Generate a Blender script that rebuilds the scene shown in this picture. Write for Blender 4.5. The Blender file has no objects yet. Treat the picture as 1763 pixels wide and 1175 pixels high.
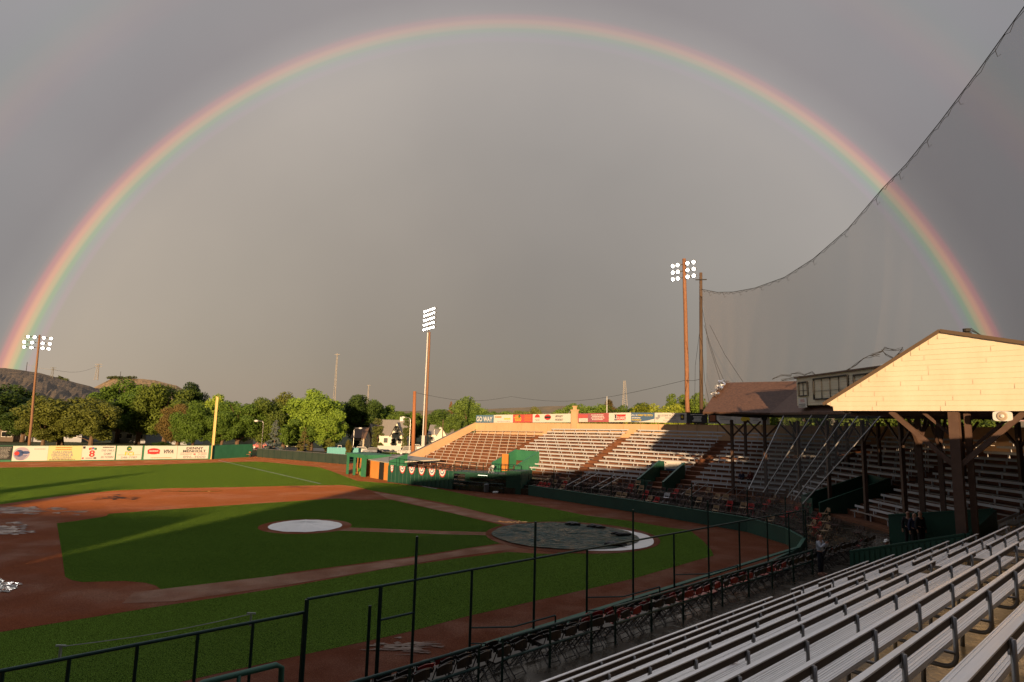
import bpy, math, random
import numpy as np
from mathutils import Vector, Matrix
R = math.radians
rnd = random.Random(7)
S = bpy.context.scene
COL = S.collection

# ------------------------------------------------------------------ camera
FPX, PIT, ROL, CH = 1055.0, 0.134, 0.025, 7.3
cd = bpy.data.cameras.new('camera'); cam = bpy.data.objects.new('camera', cd); COL.objects.link(cam)
cd.sensor_width = 36.0; cd.lens = 36.0 * FPX / 1763.0; cd.clip_start = 0.05; cd.clip_end = 20000
_R0 = Vector((1, 0, 0)); FW = Vector((0, math.cos(PIT), math.sin(PIT))); _U0 = Vector((0, -math.sin(PIT), math.cos(PIT)))
RT = _R0 * math.cos(ROL) + _U0 * math.sin(ROL); UP = -_R0 * math.sin(ROL) + _U0 * math.cos(ROL)
M = Matrix.Identity(4)
for i in range(3):
    M[i][0] = RT[i]; M[i][1] = UP[i]; M[i][2] = -FW[i]
M[2][3] = CH
cam.matrix_world = M
S.camera = cam
EYE = Vector((0, 0, CH))

def ray(x, y): return RT * ((x - 881.5) / FPX) - UP * ((y - 587.5) / FPX) + FW
def G(x, y, z=0.0):                       # point of the plan seen at photo position x, y on level z
    d = ray(x, y); return EYE + d * ((z - CH) / d.z)
def at(x, y, Y):                          # point at distance Y down-range
    d = ray(x, y); return EYE + d * (Y / d.y)

# ------------------------------------------------------------------ world + sun + exposure
SUN_EL = 5.0
w = bpy.data.worlds.new('World'); S.world = w; w.use_nodes = True
nt = w.node_tree; nt.nodes.clear()
def N(t, **k):
    n = nt.nodes.new(t)
    for a, b in k.items(): setattr(n, a, b)
    return n
def L(a, b): nt.links.new(a, b)
def mth(op, a, b=None, c=None):
    n = N('ShaderNodeMath', operation=op)
    for i, v in enumerate((a, b, c)):
        if v is None: continue
        if isinstance(v, (int, float)): n.inputs[i].default_value = v
        else: L(v, n.inputs[i])
    return n.outputs[0]
out = N('ShaderNodeOutputWorld'); add = N('ShaderNodeAddShader')
sky = N('ShaderNodeTexSky', sky_type='NISHITA', sun_disc=False, sun_elevation=R(SUN_EL), sun_rotation=R(182.0))
b1 = N('ShaderNodeBackground'); b1.inputs[1].default_value = 0.006; L(sky.outputs[0], b1.inputs[0])
tc = N('ShaderNodeTexCoord'); sep = N('ShaderNodeSeparateXYZ'); L(tc.outputs['Generated'], sep.inputs[0])
AX = Vector((-0.00187, 0.99609, -0.0883)).normalized()
dot = N('ShaderNodeVectorMath', operation='DOT_PRODUCT'); L(tc.outputs['Generated'], dot.inputs[0]); dot.inputs[1].default_value = AX
ang = mth('MULTIPLY', mth('ARCCOSINE', dot.outputs['Value']), 57.29578)        # degrees from the antisolar point
def ramp(fac, stops, interp='LINEAR'):
    n = N('ShaderNodeValToRGB'); cr = n.color_ramp; cr.interpolation = interp
    while len(cr.elements) < len(stops): cr.elements.new(0.5)
    for e, (p, c) in zip(cr.elements, stops): e.position = p; e.color = (*c, 1)
    L(fac, n.inputs[0]); return n.outputs[0]
def s2l(c): return tuple((v / 255 / 12.92) if v / 255 <= .04045 else ((v / 255 + .055) / 1.055) ** 2.4 for v in c)
EXPO = 0.5; EV = 2 ** EXPO
# storm cloud base colour by distance from the antisolar point (inside of the bow is brighter)
f = mth('DIVIDE', ang, 90.0)
K = 0.95
def sc(c): return tuple(v * K / EV for v in s2l(c))
base = ramp(f, [(0.0, sc((142, 132, 121))), (0.16, sc((150, 140, 130))), (0.33, sc((158, 151, 144))), (0.41, sc((168, 161, 155))),
                (0.435, sc((166, 160, 156))), (0.475, sc((148, 142, 141))), (0.56, sc((152, 149, 149))), (0.72, sc((165, 164, 164))), (1.0, sc((140, 141, 146)))])
# primary bow, radius 40.07
def bow(center, scale, amp, rev=False):
    t = mth('ADD', mth('MULTIPLY', mth('SUBTRACT', ang, center), 1.0 / scale), 0.5)
    cols = [(0.0, (0, 0, 0)), (0.12, (0.018, 0.004, 0.022)), (0.28, (-0.01, 0.025, 0.022)), (0.40, (0.0, 0.062, 0.0)), (0.52, (0.13, 0.085, -0.03)),
            (0.64, (0.22, 0.055, -0.03)), (0.78, (0.13, 0.0, -0.01)), (0.92, (0.02, 0.0, 0.0)), (1.0, (0, 0, 0))]
    if rev: cols = [(1 - p, c) for p, c in reversed(cols)]
    return ramp(t, [(p, tuple(v * amp / EV for v in c)) for p, c in cols], 'EASE')
# the bow is stronger near the ground, where the rain is lit
low = mth('SUBTRACT', 1.45, mth('MULTIPLY', sep.outputs['Z'], 1.85)); low = mth('MAXIMUM', low, 0.14)
def vmul(c, fval):
    n = N('ShaderNodeVectorMath', operation='SCALE'); L(c, n.inputs[0]); L(fval, n.inputs['Scale']); return n.outputs[0]
def vadd(a, b):
    n = N('ShaderNodeVectorMath', operation='ADD'); L(a, n.inputs[0]); L(b, n.inputs[1]); return n.outputs[0]
def vcmul(a, c):
    n = N('ShaderNodeVectorMath', operation='MULTIPLY'); L(a, n.inputs[0])
    if isinstance(c, tuple): n.inputs[1].default_value = c
    else: L(c, n.inputs[1])
    return n.outputs[0]
prim = vmul(bow(39.9, 2.55, 1.5), low)
sec = vmul(bow(49.2, 6.5, 0.22, True), low)
# warm light in the rain to the left, cooler and darker cloud on the right, soft cloud mottling
nx = mth('MULTIPLY', sep.outputs['X'], -1.0)
warm = mth('MULTIPLY', mth('MAXIMUM', mth('ADD', nx, 0.05), 0.0), mth('MAXIMUM', mth('SUBTRACT', 0.75, sep.outputs['Z']), 0.0))
inside = mth('MINIMUM', mth('MAXIMUM', mth('MULTIPLY', mth('SUBTRACT', 41.5, ang), 0.35), 0.0), 1.0)
warmc = ramp(mth('MULTIPLY', mth('MULTIPLY', warm, inside), 1.4), [(0, (1, 1, 1)), (1, (1.55, 1.36, 1.08))])
nz = N('ShaderNodeTexNoise'); nz.inputs['Scale'].default_value = 2.2; nz.inputs['Detail'].default_value = 5; nz.inputs['Roughness'].default_value = .45; L(tc.outputs['Generated'], nz.inputs['Vector'])
mot = ramp(nz.outputs[0], [(0.3, (0.90, 0.90, 0.91)), (0.7, (1.08, 1.075, 1.07))])
outside = mth('SUBTRACT', 1.0, inside)
rgt = mth('MULTIPLY', mth('MAXIMUM', mth('SUBTRACT', sep.outputs['X'], 0.25), 0.0), mth('MAXIMUM', mth('SUBTRACT', 0.85, sep.outputs['Z']), 0.0))
cool = ramp(mth('MULTIPLY', mth('MULTIPLY', rgt, outside), 2.2), [(0, (1, 1, 1)), (1, (0.60, 0.61, 0.67))])
col = vcmul(vcmul(vcmul(base, mot), warmc), cool)
# cloud thickens low over the land in the middle
lowz = ramp(mth('MULTIPLY', sep.outputs['Z'], 2.2), [(0.0, (0.86, 0.85, 0.86)), (0.5, (0.96, .96, .96)), (1.0, (1.04, 1.04, 1.05))])
col = vcmul(col, lowz)
# unseen sky shaped as fill light: dimmed behind the viewer, brightened high overhead
back = ramp(mth('ADD', mth('MULTIPLY', sep.outputs['Y'], 0.5), 0.5), [(0.0, (0.07, 0.06, 0.06)), (0.32, (0.16, 0.16, 0.17)), (0.46, (.75, .75, .78)), (0.6, (1, 1, 1))])
col = vcmul(col, back)
ovh = ramp(sep.outputs['Z'], [(0.0, (1, 1, 1)), (0.68, (1, 1, 1)), (0.84, (2.9, 2.9, 2.95)), (1.0, (3.4, 3.4, 3.45))])
col = vcmul(col, ovh)
col = vadd(vadd(col, prim), sec)
b2 = N('ShaderNodeBackground'); L(col, b2.inputs[0]); b2.inputs[1].default_value = 1.0
L(b1.outputs[0], add.inputs[0]); L(b2.outputs[0], add.inputs[1]); L(add.outputs[0], out.inputs[0])
sd = bpy.data.lights.new('sun', 'SUN'); sun = bpy.data.objects.new('sun', sd); COL.objects.link(sun)
sd.energy = 5.0; sd.angle = R(0.5); sd.color = (1.0, 0.67, 0.37)
e_ = R(SUN_EL); a_ = R(2.0)               # light travels away from the viewer, drifting 2 degrees to the right
ldir = Vector((math.sin(a_) * math.cos(e_), math.cos(a_) * math.cos(e_), -math.sin(e_)))
sun.rotation_euler = ldir.to_track_quat('-Z', 'Y').to_euler()
S.view_settings.view_transform = 'Standard'; S.view_settings.look = 'None'
S.view_settings.exposure = EXPO; S.view_settings.gamma = 1.0; S.view_settings.use_curve_mapping = False
S.cycles.max_bounces = 6; S.cycles.transparent_max_bounces = 24; S.cycles.sample_clamp_indirect = 3.0
S.cycles.use_denoising = True

# ------------------------------------------------------------------ materials
MATS = {}
def mat(name, color, rough=0.7, metal=0.0, var=None, vscale=3.0, bump=0.0, bscale=30.0, sheen=0.0, sheent=None, emit=None, estr=0.0,
        blade=0.0, alpha=None, rvar=None, rscale=1.0, spec=0.5, objcol=False, stretch=None, trans=0.0, detail=6.0, bdist=0.02, coat=0.0):
    if name in MATS: return MATS[name]
    m = bpy.data.materials.new(name); m.use_nodes = True; t = m.node_tree; p = t.nodes['Principled BSDF']; MATS[name] = m
    def nn(ty, **k):
        n = t.nodes.new(ty)
        for a, b in k.items(): setattr(n, a, b)
        return n
    p.inputs['Roughness'].default_value = rough; p.inputs['Metallic'].default_value = metal
    p.inputs['Specular IOR Level'].default_value = spec
    p.inputs['Base Color'].default_value = (*color, 1)
    co = None
    if var or bump or rvar:
        c = nn('ShaderNodeTexCoord'); co = c.outputs['Object']
        if stretch:
            mp = nn('ShaderNodeMapping'); mp.inputs['Scale'].default_value = stretch; t.links.new(co, mp.inputs[0]); co = mp.outputs[0]
    csock = None
    if var:
        nz = nn('ShaderNodeTexNoise'); nz.inputs['Scale'].default_value = vscale; nz.inputs['Detail'].default_value = detail; nz.inputs['Roughness'].default_value = .62
        t.links.new(co, nz.inputs['Vector'])
        r = nn('ShaderNodeValToRGB'); r.color_ramp.elements[0].position = .32; r.color_ramp.elements[1].position = .7
        r.color_ramp.elements[0].color = (*color, 1); r.color_ramp.elements[1].color = (*var, 1)
        t.links.new(nz.outputs[0], r.inputs[0]); csock = r.outputs[0]
    if objcol:
        oi = nn('ShaderNodeObjectInfo'); mx = nn('ShaderNodeMix', data_type='RGBA', blend_type='MULTIPLY'); mx.inputs[0].default_value = 1
        if csock: t.links.new(csock, mx.inputs[6])
        else: mx.inputs[6].default_value = (*color, 1)
        t.links.new(oi.outputs['Color'], mx.inputs[7]); csock = mx.outputs[2]
    if csock: t.links.new(csock, p.inputs['Base Color'])
    if rvar:
        nz2 = nn('ShaderNodeTexNoise'); nz2.inputs['Scale'].default_value = rscale; nz2.inputs['Detail'].default_value = 5
        t.links.new(co, nz2.inputs['Vector'])
        mr = nn('ShaderNodeMapRange'); mr.inputs['From Min'].default_value = .42; mr.inputs['From Max'].default_value = .62
        mr.inputs['To Min'].default_value = rough; mr.inputs['To Max'].default_value = rvar
        t.links.new(nz2.outputs[0], mr.inputs[0]); t.links.new(mr.outputs[0], p.inputs['Roughness'])
    if bump:
        nb = nn('ShaderNodeTexNoise'); nb.inputs['Scale'].default_value = bscale; nb.inputs['Detail'].default_value = 3
        t.links.new(co, nb.inputs['Vector'])
        bm = nn('ShaderNodeBump'); bm.inputs['Strength'].default_value = bump; bm.inputs['Distance'].default_value = bdist
        t.links.new(nb.outputs[0], bm.inputs['Height']); t.links.new(bm.outputs[0], p.inputs['Normal'])
    if blade:
        nb = nn('ShaderNodeTexNoise'); nb.inputs['Scale'].default_value = bscale; nb.inputs['Detail'].default_value = 2
        t.links.new(co, nb.inputs['Vector'])
        v1 = nn('ShaderNodeVectorMath', operation='SUBTRACT'); t.links.new(nb.outputs['Color'], v1.inputs[0]); v1.inputs[1].default_value = (.5, .5, .5)
        v2 = nn('ShaderNodeVectorMath', operation='MULTIPLY'); t.links.new(v1.outputs[0], v2.inputs[0]); v2.inputs[1].default_value = (9 * blade, 9 * blade, 0)
        v3 = nn('ShaderNodeVectorMath', operation='ADD'); t.links.new(v2.outputs[0], v3.inputs[0]); v3.inputs[1].default_value = (0, 0, 1)
        v4 = nn('ShaderNodeVectorMath', operation='NORMALIZE'); t.links.new(v3.outputs[0], v4.inputs[0]); t.links.new(v4.outputs[0], p.inputs['Normal'])
    if sheen:
        p.inputs['Sheen Weight'].default_value = sheen; p.inputs['Sheen Roughness'].default_value = .35
        p.inputs['Sheen Tint'].default_value = (*(sheent or color), 1)
    if coat: p.inputs['Coat Weight'].default_value = coat; p.inputs['Coat Roughness'].default_value = .12
    if emit: p.inputs['Emission Color'].default_value = (*emit, 1); p.inputs['Emission Strength'].default_value = estr
    o = t.nodes['Material Output']; last = p.outputs[0]
    if trans:
        tr = nn('ShaderNodeBsdfTranslucent'); ms = nn('ShaderNodeMixShader'); ms.inputs[0].default_value = trans
        if csock: t.links.new(csock, tr.inputs[0])
        else: tr.inputs[0].default_value = (*color, 1)
        t.links.new(last, ms.inputs[1]); t.links.new(tr.outputs[0], ms.inputs[2]); last = ms.outputs[0]
    if alpha is not None:
        tp = nn('ShaderNodeBsdfTransparent'); ms = nn('ShaderNodeMixShader'); ms.inputs[0].default_value = alpha
        t.links.new(tp.outputs[0], ms.inputs[1]); t.links.new(last, ms.inputs[2]); last = ms.outputs[0]
    t.links.new(last, o.inputs[0])
    return m

grassm = mat('lawn', (.006, .015, .003), .9, var=(.026, .048, .008), vscale=.30, bscale=70, blade=1.05, detail=9, spec=.0, stretch=(1, .55, 1), sheen=.8, sheent=(.56, .95, .13))
grassm2 = mat('infield_lawn', (.005, .014, .003), .9, var=(.022, .042, .007), vscale=.4, bscale=70, blade=1.05, detail=9, spec=.0, stretch=(.45, 1, 1), sheen=.68, sheent=(.50, .86, .12))
rough_grass = mat('verge_grass', (.04, .06, .012), .9, var=(.08, .085, .03), vscale=.3, bscale=6, blade=.4)
dirtm = mat('red_dirt', (.088, .020, .008), .85, var=(.14, .036, .015), vscale=.45, bscale=40, blade=.16, rvar=.45, rscale=.25, detail=10, spec=.07, sheen=.42, sheent=(.80, .28, .09))
trackm = mat('track_dirt', (.078, .020, .009), .85, var=(.115, .033, .017), vscale=.8, bscale=40, blade=.16, rvar=.5, rscale=.4, detail=10, spec=.07, sheen=.25, sheent=(.9, .35, .12))
pathm = mat('path_dirt', (.085, .027, .014), .75, var=(.17, .080, .050), vscale=.8, bscale=40, blade=.12, rvar=.45, rscale=.6, detail=10, spec=.2, sheen=.5, sheent=(.9, .4, .18))
chalk = mat('chalk', (.6, .6, .58), .9)
asphalt = mat('asphalt', (.05, .05, .055), .35, var=(.075, .075, .08), vscale=.5)
concrete = mat('wet_concrete', (.032, .026, .019), .30, var=(.055, .046, .036), vscale=1.2, rvar=.12, rscale=1.5, bump=.15, bscale=20)
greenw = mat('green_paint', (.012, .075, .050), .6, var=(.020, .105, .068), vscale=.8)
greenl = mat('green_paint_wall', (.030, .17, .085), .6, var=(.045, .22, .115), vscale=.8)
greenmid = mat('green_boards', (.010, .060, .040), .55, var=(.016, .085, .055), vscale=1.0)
railm = mat('dark_green_rail', (.006, .030, .026), .35, metal=.3, var=(.01, .045, .038), vscale=4)
alu = mat('brushed_aluminium', (.74, .72, .70), .42, metal=.15, var=(.86, .84, .82), vscale=2, stretch=(.3, 9, 9), rvar=.25, rscale=.8)
backshade = mat('shade_toned_back', (.050, .038, .034), .55, var=(.085, .068, .060), vscale=1.5, stretch=(.4, 4, 4))  # shade on the rear of the near backrests, put into a dark colour
aluseat = mat('stained_aluminium_seat', (.30, .26, .23), .6, metal=.0, var=(.40, .35, .31), vscale=1)
alufar = mat('weathered_aluminium', (.50, .50, .52), .6, metal=.0, var=(.60, .60, .62), vscale=1)
galv = mat('galvanised_pipe', (.30, .29, .28), .4, metal=.7)
rustw = mat('rust_brown_boards', (.28, .115, .050), .7, var=(.36, .17, .08), vscale=2.5)
deckfar = mat('redbrown_deck', (.12, .043, .018), .75, var=(.24, .095, .042), vscale=.9, detail=9)
decknear = mat('wet_plywood', (.50, .31, .115), .35, var=(.07, .055, .045), vscale=.5, rvar=.1, rscale=2.4, bump=.3, bscale=14)
tan = mat('tan_wall', (.62, .40, .22), .8, var=(.70, .46, .26), vscale=.7)
shing = mat('brown_shingles', (.075, .038, .026), .75, var=(.15, .075, .048), vscale=5, bump=.7, bscale=22, bdist=.04)
shing2 = mat('grey_brown_coping', (.17, .13, .10), .8, var=(.22, .17, .13), vscale=3)
beamm = mat('brown_beams', (.085, .048, .034), .6, var=(.12, .07, .05), vscale=3)
underm = mat('dark_soffit', (.03, .028, .026), .8)
siding = mat('cream_siding', (.72, .61, .45), .6, var=(.82, .71, .545), vscale=1.1, stretch=(1, 1, .35), detail=10)
sidingd = mat('beige_siding', (.74, .65, .47), .65, var=(.78, .69, .51), vscale=1.5)
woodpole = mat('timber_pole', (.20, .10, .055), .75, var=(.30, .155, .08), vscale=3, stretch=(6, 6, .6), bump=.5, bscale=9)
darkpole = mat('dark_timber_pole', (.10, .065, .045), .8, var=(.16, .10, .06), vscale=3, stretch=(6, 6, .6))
whitep = mat('white_paint', (.72, .71, .68), .6)
yel = mat('yellow_paint', (.70, .47, .16), .5)
dark = mat('dark_void', (.012, .012, .012), .9)
glass = mat('dark_glass', (.010, .011, .013), .3, spec=.2)
redp = mat('red_plastic', (.22, .008, .008), .3, coat=.3)
blackp = mat('black_plastic', (.014, .010, .009), .35, coat=.12)
tanp = mat('tan_plastic', (.36, .24, .14), .5)
whitepl = mat('white_plastic', (.6, .6, .62), .5)
lampe = mat('lamp_light', (1, 1, 1), .5, emit=(1, .97, .92), estr=13)
lampo = mat('tube_light', (1, 1, .9), .5, emit=(1, 1, .75), estr=2.2)
housing = mat('lamp_housing', (.5, .48, .42), .4, metal=.6)
waterm = mat('puddle_water', (.05, .035, .028), .035, spec=1.0, bump=.08, bscale=3, bdist=.02)
skin = mat('skin', (.42, .22, .15), .55)
orange = mat('orange_door', (.62, .24, .05), .6, var=(.72, .30, .07), vscale=1)
netm = mat('net_mesh', (.20, .165, .145), .9, alpha=.36)
screenm = mat('screen_mesh', (.10, .10, .095), .8, alpha=.15)
chainm = mat('chainlink_mesh', (.03, .055, .05), .5, alpha=.13)
rope = mat('black_rope', (.02, .02, .02), .9)
tarpm = mat('teal_tarp', (.002, .060, .068), .6, var=(.11, .105, .065), vscale=1.3, rvar=.25, rscale=1.6, bump=1.0, bscale=2.2, bdist=.5, stretch=(.7, 2.6, 1), spec=.18)
canvas = mat('white_canvas', (.74, .71, .67), .7, var=(.82, .79, .75), vscale=1, bump=.3, bscale=2.5, bdist=.1)
trunkm = mat('bark', (.12, .075, .045), .9, var=(.18, .11, .07), vscale=6)
leafm = mat('leaves', (.9, .9, .9), .6, objcol=True, trans=.28, spec=.25, var=(1.25, 1.2, 1.0), vscale=.35)
needle = mat('needles', (.9, .9, .9), .7, objcol=True, spec=.2, var=(1.2, 1.2, 1.15), vscale=.8)

# ------------------------------------------------------------------ mesh helpers
class MB:
    def __init__(s): s.v = []; s.f = []
    def poly(s, pts):
        n = len(s.v); s.v += [tuple(p) for p in pts]; s.f.append(tuple(range(n, n + len(pts)))); return s
    def box8(s, p):                       # p: 4 bottom then 4 top
        n = len(s.v); s.v += [tuple(q) for q in p]
        for q in ((3, 2, 1, 0), (4, 5, 6, 7), (0, 1, 5, 4), (1, 2, 6, 5), (2, 3, 7, 6), (3, 0, 4, 7)): s.f.append(tuple(n + i for i in q))
        return s
    def box(s, x0, x1, y0, y1, z0, z1):
        return s.box8([(x0, y0, z0), (x1, y0, z0), (x1, y1, z0), (x0, y1, z0), (x0, y0, z1), (x1, y0, z1), (x1, y1, z1), (x0, y1, z1)])
    def beam(s, a, b, wd, ht, up=(0, 0, 1)):
        a, b = Vector(a), Vector(b); d = (b - a).normalized(); up = Vector(up)
        if abs(d.dot(up)) > .97: up = Vector((1, 0, 0))
        sx = d.cross(up).normalized() * wd / 2; sy = sx.cross(d).normalized() * ht / 2
        return s.box8([a - sx - sy, a + sx - sy, b + sx - sy, b - sx - sy, a - sx + sy, a + sx + sy, b + sx + sy, b - sx + sy])
    def tube(s, pts, r, seg=8, cap=True):
        pts = [Vector(p) for p in pts]; rs = r if isinstance(r, (list, tuple)) else [r] * len(pts)
        n0 = len(s.v); ref = None
        for i, p in enumerate(pts):
            d = (pts[min(i + 1, len(pts) - 1)] - pts[max(i - 1, 0)]).normalized()
            if ref is None: ref = d.orthogonal().normalized()
            ref = (ref - d * ref.dot(d)); ref = ref.normalized() if ref.length > 1e-6 else d.orthogonal().normalized()
            bi = d.cross(ref)
            for k in range(seg):
                a = 2 * math.pi * k / seg; s.v.append(tuple(p + (ref * math.cos(a) + bi * math.sin(a)) * rs[i]))
        for i in range(len(pts) - 1):
            for k in range(seg):
                a = n0 + i * seg + k; b = n0 + i * seg + (k + 1) % seg; s.f.append((a, b, b + seg, a + seg))
        if cap:
            s.f.append(tuple(n0 + k for k in reversed(range(seg)))); s.f.append(tuple(n0 + (len(pts) - 1) * seg + k for k in range(seg)))
        return s
    def prism(s, pts, h):                 # plan polygon, extruded by vector h
        h = Vector(h); n = len(pts); b = len(s.v)
        s.v += [tuple(Vector(p)) for p in pts] + [tuple(Vector(p) + h) for p in pts]
        s.f.append(tuple(b + i for i in reversed(range(n)))); s.f.append(tuple(b + n + i for i in range(n)))
        for i in range(n): j = (i + 1) % n; s.f.append((b + i, b + j, b + n + j, b + n + i))
        return s
    def disc(s, c, r, nrm, seg=12, h=.05, r2=None):
        c = Vector(c); nrm = Vector(nrm).normalized(); return s.tube([c, c + nrm * h], [r, r if r2 is None else r2], seg)
    def build(s, name, m, parent=None, smooth=False, warp=False, loc=None, rt=False):
        me = bpy.data.meshes.new(name); vs = s.v
        if rt: vs = [(x, y, z + (-.10 + .42 * max(0, min(1, (y - 25) / 33))) * max(0, min(1, (z - 6) / 2))) for x, y, z in vs]
        if warp: vs = [warpz(v) for v in vs]
        org = Vector((0, 0, 0))
        if parent is not None: org = Vector(parent.get('_o', (0, 0, 0)))
        if loc is not None: org = Vector(loc)
        if org.length: vs = [(v[0] - org.x, v[1] - org.y, v[2] - org.z) for v in vs]
        me.from_pydata(vs, [], s.f); me.materials.append(m)
        if smooth: me.polygons.foreach_set('use_smooth', [True] * len(me.polygons))
        me.update(); o = bpy.data.objects.new(name, me); COL.objects.link(o)
        if parent is not None: o.parent = parent
        elif loc is not None: o.location = org
        return o
def tag(o, label=None, cat=None, group=None, kind=None):
    if label: o['label'] = label
    if cat: o['category'] = cat
    if group: o['group'] = group
    if kind: o['kind'] = kind
    return o
def thing(name, label, cat, loc=(0, 0, 0), rz=0, group=None, world=True):
    o = bpy.data.objects.new(name, None); COL.objects.link(o); o.location = loc; o.rotation_euler = (0, 0, rz); o.empty_display_size = .2
    if world: o['_o'] = tuple(loc)        # children given in world coordinates
    return tag(o, label, cat, group)
def clone(src, loc, rz=0, label=None, group=None, scale=None, color=None):
    r = src.copy(); COL.objects.link(r); r.location = loc; r.rotation_euler = (0, 0, rz)
    if scale: r.scale = scale
    if color: r.color = color
    if label: r['label'] = label
    if group: r['group'] = group
    for ch in list(src.children):
        c = ch.copy(); COL.objects.link(c); c.parent = r
        if color: c.color = color
        for g in list(ch.children):
            d = g.copy(); COL.objects.link(d); d.parent = c
    return r
def ordn(i): return ['first', 'second', 'third', 'fourth', 'fifth', 'sixth', 'seventh', 'eighth', 'ninth', 'tenth', 'eleventh', 'twelfth', 'thirteenth', 'fourteenth', 'fifteenth'][i]
def struct(name, mb, m, **k): o = mb.build(name, m, **k); o['kind'] = 'structure'; return o
def flat(pts, z): return [(p[0], p[1], z) for p in pts]
def gp(*px): return [G(*p) for p in px]

# ------------------------------------------------------------------ the plan of the stands
w0 = Vector((2.11, 65.01, 0)); t1 = Vector((.73, -.683, 0)).normalized(); n1 = Vector((.683, .73, 0)).normalized()
uu = Vector((.741, .672, 0)).normalized(); nn3 = Vector((-.672, .741, 0)).normalized()
C1 = Vector((18.2, 49.98, 0)); C2 = Vector((18.2, 35.4, 0)); m1 = Vector((1, .434, 0)); m2 = Vector((1, -.443, 0))
def warpz(v):
    x, y, z = v
    if y < 44: return (x, y, z)
    s = (x - w0.x) * t1.x + (y - w0.y) * t1.y
    if s >= 2: return (x, y, z)
    return (x, y, z - min(.7, .5 * (2 - s) / 24) * max(0, min(1, (z - .5) / 6.5)))
def F1(s, d, z): return w0 + t1 * s + n1 * d + Vector((0, 0, z))
def F3(u_, n_, z): return uu * u_ + nn3 * n_ + Vector((0, 0, z))
def plan(d, s0, u3):                      # plan polyline at offset d behind the front line
    return [F1(s0, d, 0), C1 + m1 * d, C2 + m2 * d, F3(u3, 14.0 - d, 0)]
def sweep(mb, prof, s0, u3, a=0, b=3):
    rows = []
    for d, z in prof:
        rows.append([Vector((p.x, p.y, z)) for p in plan(d, s0, u3)][a:b + 1])
    for i in range(len(rows) - 1):
        for j in range(len(rows[0]) - 1):
            mb.poly([rows[i][j], rows[i + 1][j], rows[i + 1][j + 1], rows[i][j + 1]])
    return mb
NR = 14; NRF = 13
def dk(k, f=3): return 5.3 + (.83 if f == 3 else .90) * k            # offset of the back rest line of row k
def zt(k, f=3): return 1.64 + (.35 if f == 3 else .378) * k           # tread level of row k

# ------------------------------------------------------------------ ground and field
mb = MB(); mb.poly([(-9000, -3000, -.05), (9000, -3000, -.05), (9000, 12000, -.05), (-9000, 12000, -.05)])
struct('ground', mb, rough_grass)
mb = MB(); mb.poly(flat([(-100, -30), (18.3, 20), (24, 34), (24, 50), (2, 76), (-16, 88), (-24, 104), (-49, 121), (-52, 108), (-88, 84), (-120, 40)], 0))
struct('warning_track', mb, trackm)
# outfield grass reaches from the wall down to the foul side, everything in front of the stands
og = gp((-420, 862), (-200, 822), (-30, 806), (200, 803), (361, 797), (440, 795), (470, 797), (500, 800), (550, 805), (569, 811), (594, 820.6), (615, 828.6), (648, 831), (678, 833), (760, 843), (827, 857), (895, 866), (940, 874),
        (1010, 888), (1082, 897), (1153, 909), (1187, 913), (1211, 932), (1225, 948), (1229, 957), (1210, 962), (1165, 975), (1130, 985), (1089, 997),
        (1010, 1015), (925, 1034), (806, 1061), (704, 1088), (629, 1105), (534, 1125), (476, 1138), (374, 1160), (200, 1200), (-100, 1290), (-700, 1290))
mb = MB(); mb.poly(flat(og, .004)); struct('outfield_grass', mb, grassm)
idirt = gp((-500, 935), (-260, 902), (-120, 886), (0, 869), (99, 855), (198, 845), (298, 841), (417, 839), (496, 837), (588, 835.5), (611, 838), (640, 845), (691, 853.6), (759, 865.5), (827, 881.7), (905, 900), (960, 912),
           (960, 955), (874, 951), (779, 963), (663, 980), (500, 1010), (391, 1027), (272, 1045), (136, 1067), (0, 1089), (-150, 1113), (-330, 1125), (-600, 1080))
mb = MB(); mb.poly(flat(idirt, .008)); struct('infield_dirt', mb, dirtm)
def arc(c, r, a0, a1, n=10): return [Vector((c[0] + r * math.cos(R(a0 + (a1 - a0) * i / n)), c[1] + r * math.sin(R(a0 + (a1 - a0) * i / n)), 0)) for i in range(n + 1)]
ig = gp((98, 901.5), (128, 898), (160, 893), (184, 889), (186, 885.3), (300, 877), (420, 869), (540, 861.3), (578, 859), (598, 859.2), (606, 861), (628, 861.8), (652, 861), (670.6, 860.4), (708, 869), (786, 886), (827, 896), (880, 908), (905, 922), (880, 934), (840, 939),
        (711, 958.7), (500, 986.5), (408, 1004), (279, 1017), (268, 1009), (250, 1004), (215, 1001), (170, 1002), (143, 1003), (125, 1000), (112, 994), (106, 950))
mb = MB(); mb.poly(flat(ig, .012)); struct('infield_grass', mb, grassm2)
mb = MB(); mb.poly(flat(gp((575, 908), (660, 911), (760, 915), (870, 917.5), (870, 923), (760, 920.5), (660, 917), (575, 914)), .016)); struct('mound_path', mb, pathm)
mb = MB(); mb.poly(flat(gp((640, 846.5), (700, 856.5), (800, 877), (900, 900), (925, 908), (880, 906), (800, 889), (700, 866), (668, 859)), .017)); mb.poly(flat(gp((230, 1021), (500, 989), (711, 961), (850, 940), (900, 936), (900, 943), (779, 960), (500, 1007), (300, 1036), (210, 1040)), .017)); struct('base_path', mb, pathm)
mb = MB(); mb.poly(flat(arc((-13.8, 43.3), 3.05, 0, 360, 40)[:-1], .018)); struct('mound_dirt', mb, dirtm)
mb = MB(); mb.poly(flat(arc((4.3, 42.2), 5.75, 0, 360, 48)[:-1], .02)); struct('home_circle_dirt', mb, trackm)
def strip(px, wd, z):
    pts = gp(*px); mb = MB(); a, b = pts; d = (b - a).normalized(); n = Vector((-d.y, d.x, 0)) * wd / 2
    mb.poly(flat([a - n, b - n, b + n, a + n], z)); return mb
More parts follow.
